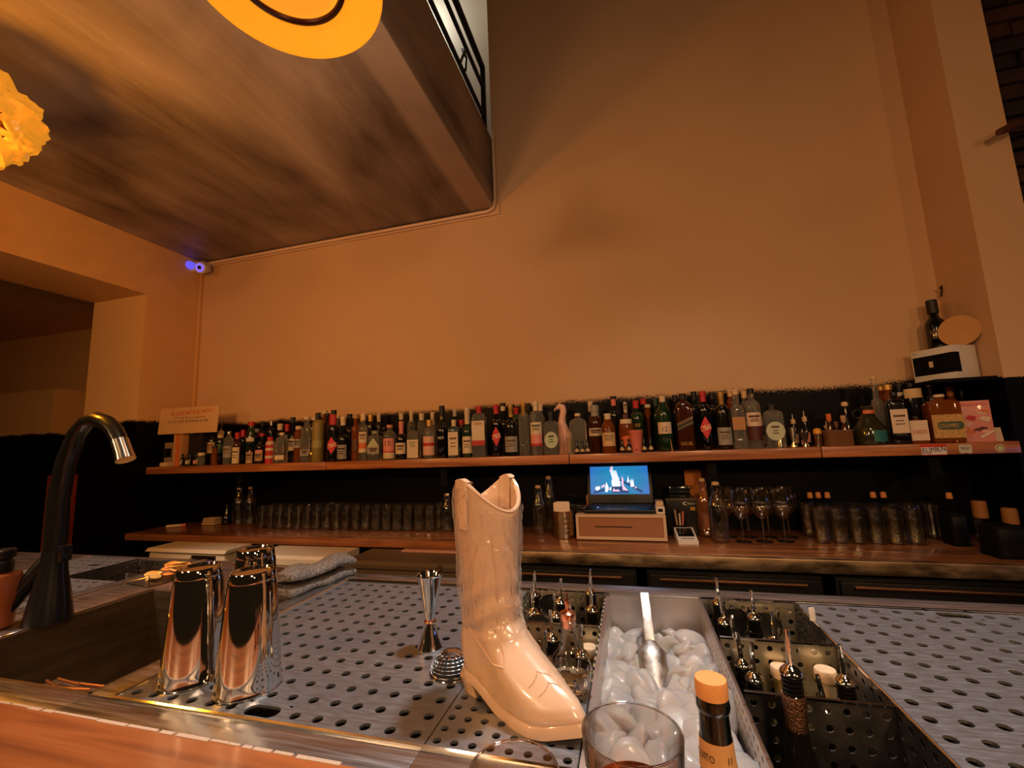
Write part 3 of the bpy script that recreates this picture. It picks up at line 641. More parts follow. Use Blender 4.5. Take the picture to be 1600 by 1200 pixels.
for i, z in enumerate(zr):
    for a in angf:
        r1 = 1-min(1, abs(mnoise.noise(Vector((cos(a)*2.1, sin(a)*2.1, z*9)))*3.2)); r2 = 1-min(1, abs(mnoise.noise(Vector((cos(a)*3.3+4, sin(a)*3.3, z*24+z*30*(z < .17))))*3.0))
        e = .0028+.0034*r1**3+.0018*r2**3+.0006*mnoise.noise(Vector((cos(a)*5, sin(a)*5, z*60)))
        vs.append(boot_pt(min(z, BH-.004), a, max(.0024, e)))
mb.add(vs, [(i*NF+k, i*NF+(k+1) % NF, (i+1)*NF+(k+1) % NF, (i+1)*NF+k) for i in range(len(zr)-1) for k in range(NF)])
o_ = mb.build('film_wrap', fm, boot, sharp=180); o_['label'] = 'clear wrinkled plastic film'

# ------------------------------------------------------------------ shaker tins
def tin(label, x, y):
    t = thing('shaker_tin', label, 'shaker', (x, y, Z0), 0, 'upturned shaker tins')
    MB().lathe([(.0525, 0), (.0528, .002), (.0520, .004), (.0505, .02), (.0395, .165), (.0372, .176)], 56, cap0=False, cap1=False).build('body', TINMAT, t)
    MB().lathe([(.0370, .176), (.0372, .179), (.0350, .190), (.0338, .1925), (.0322, .1922), (.0310, .1890), (.002, .1882)], 56, cap0=False).build('base_cap', TINMAT, t)
    MB().torus(.0525, .0011, (0, 0, .0012), 56, 6).build('rolled_rim', CHROME, t)
    return t
tin('tall upturned steel shaker tin, left of the front pair near the sink', -.797, .655)
tin('tall upturned steel shaker tin, right of the front pair near the oval slot', -.668, .650)
tin('tall upturned steel shaker tin standing behind the front pair', -.808, .792)

# jigger and julep strainer on the drainboard
jg = thing('jigger', 'tall steel hourglass jigger with a copper ring standing on the left drainboard', 'jigger', (-.418, .842, Z0))
MB().lathe([(.0255, 0), (.0262, .002), (.0245, .006), (.0085, .046), (.0085, .050)], 36, cap0=False, cap1=False).build('small_cup', CHROME, jg)
MB().lathe([(.0085, .050), (.0095, .056), (.0245, .135), (.0268, .139), (.0262, .141), (.0235, .136), (.010, .062)], 36, cap0=False).build('large_cup', CHROME, jg)
MB().torus(.0098, .0028, (0, 0, .0495), 24, 8).build('copper_ring', mat('copper', (.72, .34, .22, 1), .2, 1.0), jg)
js = thing('strainer', 'perforated steel dome strainer lying upturned between jigger and boot', 'strainer', (-.338, .765, Z0))
mb = MB(); NR, NS, R_ = 9, 26, .0385
bm = bmesh.new()
vr = [[bm.verts.new((R_*sin(t)*cos(a), R_*sin(t)*sin(a), R_*.92*cos(t)+.001)) for a in [2*pi*k/NS for k in range(NS)]] for t in [.16+(pi/2-.16)*i/NR for i in range(NR+1)]]
for i in range(NR):
    for k in range(NS): bm.faces.new((vr[i][k], vr[i+1][k], vr[i+1][(k+1) % NS], vr[i][(k+1) % NS]))
pf = [f for i, f in enumerate(bm.faces) if 3 <= (i//NS) < NR-1 or ((i//NS) == 2 and i % 2)]
bmesh.ops.inset_individual(bm, faces=pf, use_even_offset=True, thickness=.0023); bmesh.ops.delete(bm, geom=pf, context='FACES')
bm.faces.new(vr[0]); bm.verts.index_update(); mb.add([q.co[:] for q in bm.verts], [[q.index for q in f.verts] for f in bm.faces]); bm.free()
o_ = mb.build('perforated_dome', mat('strainer_steel', (.66, .64, .62, 1), .2, 1.0), js); so = o_.modifiers.new('thick', 'SOLIDIFY'); so.thickness = .001
MB().torus(.0395, .0012, (0, 0, .0012), 36, 6).build('rim', CHROME, js)
MB().lathe([(.0362*sin(t), .0362*.92*cos(t)+.0008) for t in [pi/2-.01-i*(pi/2-.06)/9 for i in range(10)]], 24).build('shade_liner', VOID, js)  # dark dome added inside so the holes read as shaded

# ------------------------------------------------------------------ glass dasher bottle in front of the left well
dc = thing('bitters_decanter', 'clear glass dasher decanter with copper pour top and a little liquid, right of the boot', 'bottle', (-.122, .744, Z0))
n8 = [2, 2, 8, 8, 6, 3, 2, 2, 2, 2, 2, 2, 2]
MB().lathe([(.020, 0), (.024, .002), (.029, .014), (.0335, .028), (.0345, .036), (.0335, .042), (.027, .054), (.0175, .066), (.0132, .080), (.0122, .100), (.0135, .106), (.0142, .108), (.0125, .110)], 32, sq=None).build('glass_body', THINF, dc)
MB().lathe([(.018, .004), (.0225, .006), (.028, .018), (.030, .024)], 32).build('liquid', mat('pale_amber_liquid', (.95, .72, .40, 1), .02, trans=1.0, ior=1.33), dc)
MB().lathe([(.0115, .098), (.0118, .106), (.0135, .112), (.0128, .120), (.006, .124)], 20).build('copper_stopper', mat('copper', None), dc)
MB().lathe([(.0042, .122), (.0034, .130), (.0052, .136), (.0028, .143), (.0018, .150)], 12).build('dasher_spout', mat('copper', None), dc)
for k in range(10):
    a = 2*pi*k/10; MB().tube([(.0225*cos(a), .0225*sin(a), .004), (.0305*cos(a), .0305*sin(a), .018), (.0345*cos(a), .0345*sin(a), .033)], .0022, 6).build('cut_facet', CLEAR, dc)

# ------------------------------------------------------------------ speed pourer bottles in the wells
RUB = mat('black_rubber', RGB(14, 13, 13), .35)
GLD = mat('dark_bottle_glass', RGB(20, 18, 14), .08, coat=.5)
def pourer_bottle(label, x, y, zt, tilt, body=None, neckm=None, h=None, sh=.046):
    t = thing('pourer_bottle', label, 'bottle', (x, y, .60), 0, 'bottles with chrome pourers in the wells'); n = zt-.60
    r_ = .0245
    MB().lathe([(r_*.9, 0), (r_, .006), (r_, n-.130), (r_*.85, n-.112), (.0145, n-.085), (.0132, n-.040), (.0150, n-.036), (.0150, n-.028), (.0128, n-.026)], 20).build('glass_body', body or GLD, t)
    if neckm: MB().lathe([(.0138, n-.105), (.0142, n-.06), (.0156, n-.037), (.0156, n-.027)], 24, cap0=False).build('neck_foil', neckm, t)
    c = MB()
    for k in range(4): c.lathe([(.0100, n-.026+k*.006), (.0138, n-.0245+k*.006), (.0138, n-.0225+k*.006), (.0100, n-.021+k*.006)], 18)
    c.build('ribbed_cork', RUB, t)
    MB().lathe([(.0135, n-.002), (.0150, n), (.0140, n+.004), (.0095, n+.009), (.0050, n+.012), (.0046, n+.013)], 20).build('collar', CHROME, t)
    sx, sy = tilt; MB().tube([(0, 0, n+.010), (sx*.3, sy*.3, n+.030), (sx, sy, n+.012+sh)], [.0046, .0042, .0034], 10).build('spout', CHROME, t)
    return t
LP = [(-.273, 1.150, .905, 'in the far left corner of the left well'), (-.262, 1.085, .885, 'left end, second from the back of the left well'), (-.203, 1.135, .895, 'beside the coil strainers at the back of the left well'),
      (-.205, 1.075, .885, 'behind the decanter stopper, back row of the left well'), (-.192, .955, .885, 'behind the decanter neck, front row of the left well'), (-.193, .885, .872, 'directly left of the decanter neck'),
      (-.128, 1.160, .912, 'tallest of three at the left well right end'), (-.122, 1.105, .892, 'middle of three at the left well right end'), (-.166, 1.055, .868, 'lowest of three at the left well right end'), (-.127, .925, .872, 'right of the decanter neck, before the flat cork')]
for i, (x, y, z, d_) in enumerate(LP): pourer_bottle('dark bottle with chrome pourer, '+d_, x, y, z, (random.Random(i).uniform(-.004, .004), .004))
RP = [(.170, 1.160, .905, 'farthest of all in the right well'), (.168, 1.100, .885, 'second from the back, left end of right well'), (.172, 1.035, .868, 'third from the back, left end of right well'),
      (.236, 1.130, .888, 'at the middle of the back row, right well'), (.252, 1.050, .872, 'in the right well just behind the rear divider'), (.172, .965, .862, 'behind the front left pourer of the right well'),
      (.176, .895, .872, 'front left of the right well beside the partition'), (.266, .850, .850, 'low behind the front divider, right well'), (.318, .905, .876, 'front right corner of the right well')]
for i, (x, y, z, d_) in enumerate(RP): pourer_bottle('dark bottle with chrome pourer, '+d_, x, y, z, (random.Random(i+50).uniform(-.004, .004), .004))
pourer_bottle('hammered copper necked bottle with chrome pourer in the front of the right well', .199, .757, .951, (.002, .004), neckm=mat('hammered_copper', (.45, .24, .14, 1), .3, 1.0, bump=(.8, .003), vscale=(260, 260, 260)))
tb = thing('terracotta_bottle', 'brownish pink tapered bottle with chrome spout right behind the boot', 'bottle', (-.252, .932, .60))
MB().lathe([(.022, 0), (.0245, .01), (.0245, .205), (.0235, .245), (.0195, .282), (.0138, .304), (.0125, .308)], 28).build('bottle_body', mat('terracotta', RGB(150, 92, 66), .5, var=.12, vscale=(30, 30, 30)), tb)
MB().lathe([(.0125, .308), (.0125, .316), (.0085, .322), (.0048, .324)], 20).build('amber_collar', mat('amber_collar', RGB(190, 100, 40), .15, .6), tb)
MB().tube([(0, 0, .322), (0, .003, .385)], [.0046, .0034], 10).build('spout', CHROME, tb)
def corked(label, x, y, zt, bodym):
    t = thing('corked_bottle', label, 'bottle', (x, y, .60), 0, 'cork stoppered bottles in the wells'); n = zt-.60
    MB().lathe([(.020, 0), (.022, .005), (.022, n-.085), (.0145, n-.05), (.0145, n-.012)], 20).build('glass_body', bodym, t)
    MB().lathe([(.0150, n-.020), (.0178, n-.018), (.0180, n-.003), (.0165, n)], 24).build('cork_top', PALECORK, t)
YG = mat('yellow_green_bottle', RGB(150, 132, 70), .2, coat=.4)
corked('corked bottle in the left well, behind the right pourer', -.118, .975, .868, YG); corked('low corked bottle in the left well beside the decanter shoulder', -.142, .865, .850, YG)
corked('corked bottle with tan stopper in the middle of the right well', .240, .975, .862, YG); corked('corked bottle behind the rear divider, right well', .315, 1.060, .866, YG)
corked('corked bottle with pale label before the right side of the right well', .310, .965, .868, mat('cream_bottle', RGB(196, 180, 150), .3)); corked('low corked bottle at the front left of the right well', .218, .845, .852, YG)

def hawthorne(label, x, y, z, lean):
    t = thing('coil_strainer', label, 'strainer', (x, y, z), 0, 'coil strainers hung in the wells'); t.rotation_euler = (lean, 0, 0)
    MB().torus(.034, .0022, (0, 0, 0), 40, 6, 'y').build('ring', CHROME, t)
    MB().lathe([(.033, -.001), (.033, .001)], 32).build('plate', DARKST, t, (0, .002, 0), (pi/2, 0, 0))
    P = []
    for k in range(24*8):
        a = pi*1.05+pi*.9*k/(24*8); b = 2*pi*k/8; P.append(((.029+.0035*cos(b))*cos(a), -.003-.0035*sin(b), (.029+.0035*cos(b))*sin(a)))
    MB().tube(P, .0007, 4).build('spring', CHROME, t)
    MB().tube([(-.028, 0, .022), (-.03, 0, .04)], .003, 6).tube([(.028, 0, .022), (.03, 0, .04)], .003, 6).build('prong', CHROME, t)
hawthorne('round coil strainer in front, in the back of the left well', -.238, 1.045, .868, .2); hawthorne('round coil strainer leaning behind the other, left well', -.236, 1.190, .862, .12)
hawthorne('round coil strainer at the left, in the back of the right well', .205, 1.178, .858, .15); hawthorne('round coil strainer at the right, in the back of the right well', .270, 1.186, .850, .15)
tag(MB().box(-.007, .007, -.0015, .0015, -.012, .014, .001).build('plastic_clip', WHITEP, None, (.344, 1.105, .9115), (-.1, .1, .5)), 'small white plastic tab standing on the edge of the right well', 'clip')

# ------------------------------------------------------------------ ice, scoop
ICE = mat('ice', RGB(248, 243, 240), .30, trans=.70, ior=1.25, coat=.2, sss=.8, bump=(.15, .006), vscale=(60, 60, 60))
im = []
rng = random.Random(11)
for k in range(7):
    bm = bmesh.new(); bmesh.ops.create_icosphere(bm, subdivisions=3, radius=1.0); sd = Vector((k*3.1, k*1.7, k*.9)); ex = 3.2+.5*(k % 3)
    for q in bm.verts:
        p = q.co.copy(); se = 1/((abs(p.x)**ex+abs(p.y)**ex+abs(p.z)**ex)**(1/ex)); d_ = se*(1+.20*mnoise.noise(p*1.2+sd))
        q.co = Vector((p.x*.031*d_, p.y*(.022+.001*(k % 4))*d_, p.z*.0115*d_)); q.co.z -= .18*(q.co.x**2)/.0235*(k % 3)
    bm.verts.index_update(); mb = MB().add([q.co[:] for q in bm.verts], [[q.index for q in f.verts] for f in bm.faces]); bm.free()
    o_ = mb.build('ice_piece', ICE, None, sharp=180); im.append(o_.data); bpy.data.objects.remove(o_)
def ice_z(x, y): return .806+.030*smst(1.1, .72, y)+.014*mnoise.noise(Vector((x*14, y*9, 0)))+.018*(abs(x-.02)/.11)**2
mb = MB(); nx, ny = 12, 32
mb.add([(-.082+.204*i/nx, .592+.598*j/ny, ice_z(-.082+.204*i/nx, .592+.598*j/ny)-.020) for j in range(ny+1) for i in range(nx+1)]+[(-.082, .592, .62), (.122, .592, .62), (.122, 1.19, .62), (-.082, 1.19, .62)], [(j*(nx+1)+i, j*(nx+1)+i+1, (j+1)*(nx+1)+i+1, (j+1)*(nx+1)+i) for j in range(ny) for i in range(nx)])
tag(mb.build('crushed_ice', ICE, recalc=False), 'packed crushed ice filling the ice bin under the larger pieces', 'ice', None, 'stuff')
cnt = 0; pts = []
tries = 0
while cnt < 140 and tries < 6000:
    tries += 1
    x, y = rng.uniform(-.080, .115), rng.uniform(.60, 1.17)
    if any((x-a)**2+(y-b)**2 < .0195**2 for a, b in pts): continue
    if abs(x-.010) < .03 and abs(y-1.03) < .06: continue
    if (x-.071)**2+(y-.605)**2 < .04**2: continue
    pts.append((x, y)); cnt += 1
    o_ = bpy.data.objects.new('ice_piece', im[rng.randrange(7)]); COL.objects.link(o_)
    s_ = rng.uniform(.8, 1.25); o_.scale = (s_, s_, s_); o_.location = (max(-.068, min(.106, x)), y, ice_z(x, y)+rng.uniform(-.010, .007)); o_.rotation_euler = (rng.uniform(-.95, .95), rng.uniform(-.95, .95), rng.uniform(0, 6.28))
    tag(o_, 'whitish lump of ice heaped in the steel ice bin', 'ice', 'lumps of ice in the bin')
sp = thing('ice_scoop', 'worn aluminium ice scoop stuck in the ice with its handle up', 'scoop', (.010, 1.02, .800))
ALU = mat('worn_aluminium', (.44, .40, .36, 1), .42, 1.0, var=.2, vscale=(60, 60, 60), rvar=.12, bump=(.2, .002))
sp.rotation_euler = (radians(-50), 0, radians(3))
MB().box(-.011, .011, -.005, .005, .070, .185, .003).build('handle', ALU, sp)
mb = MB(); vs = []; NU, NV = 12, 12
for j in range(NV+1):
    t_ = j/NV; z = .080-.125*t_; wd = .031*min(1, (.20+t_*3.2))*(1-.25*max(0, t_-.7)/.3); dp = .020*min(1, .25+t_*2.6)
    for i in range(NU+1):
        a = pi*i/NU; vs.append((wd*cos(a), -dp*sin(a)+.003, z-(.020*(1-abs(cos(a)))*0)))
mb.add(vs, [(j*(NU+1)+i, j*(NU+1)+i+1, (j+1)*(NU+1)+i+1, (j+1)*(NU+1)+i) for j in range(NV) for i in range(NU)])
o_ = mb.build('bowl', ALU, sp, sharp=60); so = o_.modifiers.new('thick', 'SOLIDIFY'); so.thickness = .0016

# ------------------------------------------------------------------ corked wine bottle and two glasses in the foreground
wbz = .66
wb_ = thing('wine_bottle', 'dark green wine bottle with orange cork stopper and lettered neck label, bottom foreground', 'bottle', (.071, .605, wbz), radians(-15))
GG = mat('dark_green_glass', RGB(10, 14, 10), .09, coat=.6)
H_ = 1.008-wbz
MB().lathe([(.034, 0), (.037, .006), (.037, .165), (.034, .190), (.026, .222), (.0205, .245), (.0176, .290), (.0166, .312), (.0185, .314), (.0195, .319), (.0185, .325), (.0180, .328)], 40).build('glass_body', GG, wb_)
MB().lathe([(.0160, .328), (.0183, .3285), (.0186, .333), (.0186, .344), (.0176, .3478), (.010, .3482)], 40).build('cork_stopper', mat('orange_cork', RGB(224, 158, 92), .55, bump=(.1, .002), vscale=(220, 220, 220), var=.05), wb_)
MB().lathe([(.0210, .252), (.0200, .262), (.0186, .284)], 40, cap0=False, cap1=False).build('neck_label', mat('tan_label', RGB(202, 152, 92), .6), wb_)
lettering('QUITO      11', .046, .0095, INK, wb_, .268, R=.0207, xoff=-.003)
def tumbler(label, x, y, r0, r1, h, drink=None, dh=.0):
    t = thing('tumbler', label, 'glass', (x, y, .9027))
    MB().lathe([(r0*.9, 0), (r0, .003), (r1, h-.002), (r1-.0008, h), (r1-.0013, h), (r1-.0016, h-.002), (r0-.003, .014), (r0*.7, .011), (.002, .010)], 64, cap0=True, cap1=True).build('glass_body', THINF, t)
    MB().torus(r1-.0008, .0011, (0, 0, h-.0006), 64, 8).build('rim', CLEAR, t)
    if drink: 
        k = (dh-.012)/(h-.014); rr = (r0-.0035)+(r1-.002-(r0-.0035))*k
        MB().lathe([(r0*.7, .0125), (r0-.0036, .0155), (rr-.0006, dh), (.002, dh)], 64).build('drink', drink, t)
    return t
AMBD = mat('amber_drink', (.80, .26, .05, 1), .02, trans=1.0, ior=1.34)
tumbler('clear rocks glass with amber drink at the bottom of the view', -.021, .476, .041, .0485, .112, AMBD, .058)
tumbler('clear glass left of the amber drink, only its rim in view under the boot toe', -.121, .402, .034, .040, .112, AMBD, .05)

# ------------------------------------------------------------------ towel, fruit box, faucet, soap dispenser, straws in the sink
TW = mat('grey_terry', RGB(124, 116, 110), .95, var=.8, vscale=(160, 160, 160), bump=(1.0, .006))
tw = thing('bar_towel', 'folded grey terry towel lying between the shaker tins and the chest coolers', 'towel', (-.955, 1.155, Z0), radians(-12))
mb = MB(); sec = []
for k in range(14): a = pi/2+pi*k/13; sec.append((-.044+.016*cos(a), .017+.017*sin(a)))
sec = [(.048, .034), (.0, .037)]+sec+[(.046, .001), (.050, .006), (.046, .011), (-.03, .012), (-.034, .018), (-.028, .024), (.048, .024), (.053, .029)]
nL = 26; vs = []; rr = random.Random(2)
for j in range(nL+1):
    y = -.115+.23*j/nL
    for (x, z) in sec: vs.append((x+.006*sin(j*.5)+rr.uniform(-.001, .001), y+rr.uniform(-.001, .001), max(.0005, 1.6*z*(1+.12*sin(j*.35+x*30))+rr.uniform(-.0012, .0012))))
n = len(sec); mb.add(vs, [(j*n+k, j*n+(k+1) % n, (j+1)*n+(k+1) % n, (j+1)*n+k) for j in range(nL) for k in range(n)]+[tuple(range(n)), tuple(nL*n+k for k in range(n-1, -1, -1))])
mb.build('folded_cloth', TW, tw, sharp=80)
gl = thing('glass_rinser', 'dark round sink cup behind the front tins beside the towel', 'rinser', (-1.10, 1.225, Z0))
MB().torus(.034, .003, (0, 0, .001), 28, 6).lathe([(.032, .0002), (.032, .0008)], 28).build('cup', DARKST, gl)
fb = thing('fruit_box', 'clear plastic box of dried orange slices on the ledge behind the sink', 'box', (-1.515, 1.145, Z0), radians(-8))
PLX = mat('clear_plastic', (.95, .94, .92, 1), .06, trans=1.0, ior=1.3)
MB().box(-.062, .062, -.095, .095, 0, .002).box(-.062, -.060, -.095, .095, 0, .034).box(.060, .062, -.095, .095, 0, .034).box(-.062, .062, -.095, -.093, 0, .034).box(-.062, .062, .093, .095, 0, .034).build('tray', PLX, fb)
OR = [mat('dried_orange', RGB(226, 150, 62), .5, sss=.2), mat('dried_lemon', RGB(232, 190, 110), .5, sss=.2)]
rr = random.Random(8)
for k in range(16):
    o_ = MB().lathe([(.006, -.002), (.021, -.002), (.0235, 0), (.021, .002), (.006, .002)], 18).build('fruit_slice', OR[k % 2], None)
    o_.location = (-1.515+rr.uniform(-.032, .032), 1.145+rr.uniform(-.066, .066), Z0+.010+.0021*k*.8); o_.rotation_euler = (rr.uniform(-.35, .35), rr.uniform(-.35, .35), 0)
    tag(o_, 'dried citrus slice lying in the clear plastic box', 'fruit', 'dried citrus slices in the box')
fc = thing('faucet', 'tall matt black spring faucet arching over the sink', 'faucet', (-1.448, .795, Z0))
FB = mat('satin_black', RGB(15, 15, 14), .30, coat=.3)
MB().lathe([(.048, 0), (.046, .012), (.036, .075), (.028, .12), (.024, .17)], 32).build('base', FB, fc)
MB().tube([(0, 0, .165), (-.005, 0, .30), (.008, 0, .395), (.040, 0, .468), (.072, 0, .495), (.108, 0, .502), (.146, 0, .490), (.175, 0, .470), (.198, 0, .440)], [.0235, .0225, .0215, .020, .019, .019, .019, .0185, .018], 16).build('hose', FB, fc)
MB().tube([(.196, 0, .443), (.214, 0, .412), (.223, 0, .394)], [.0185, .019, .021], 18).build('spray_tip', mat('satin_chrome', (.5, .48, .45, 1), .22, 1.0), fc)
MB().tube([(-.020, -.005, .15), (-.045, -.02, .10), (-.065, -.035, .065), (-.060, -.05, .035)], [.014, .020, .022, .012], 12).build('lever', FB, fc)
MB().box(.020, .045, -.012, .012, .145, .185, .004).build('clamp', FB, fc)
MB().tube([(-.026, -.004, .10), (-.028, -.004, .20), (-.027, -.004, .30), (-.015, -.004, .395), (.014, -.004, .46)], .0022, 6).build('hose_line', mat('satin_chrome', None), fc)  # thin chrome line along the left of the hose
sd = thing('soap_dispenser', 'orange brown pump bottle with black top at the left edge', 'dispenser', (-1.530, .735, Z0))
MB().lathe([(.024, 0), (.034, .003), (.037, .05), (.042, .075), (.0425, .11), (.038, .125), (.018, .130)], 28).build('bottle_body', mat('amber_soap', RGB(140, 74, 40), .25, coat=.4), sd)
MB().lathe([(.022, .130), (.024, .134), (.024, .155), (.020, .160), (.0255, .165), (.0255, .182), (.022, .185)], 24).build('pump_top', BLACK, sd)
for k, (x, y, a) in enumerate(((-1.00, .596, .12), (-1.03, .604, -.10), (-.985, .612, .05), (-1.045, .590, -.25))):
    o_ = MB().tube([(-.034, 0, 0), (.034, 0, 0)], .0025, 6).build('metal_straw', mat('copper_straw', RGB(150, 100, 74), .4, .7), None, (x, y, .8905+.0052*(k % 2)), (0, 0, a))
    tag(o_, 'short copper coloured straw lying on the near lip inside the sink', 'straw', 'metal straws in the sink')
tag(MB().box(-1.09, -.932, .580, .622, .880, .8875, .002).build('sink_shelf', STEEL), 'narrow steel ledge inside the near edge of the sink', 'ledge')

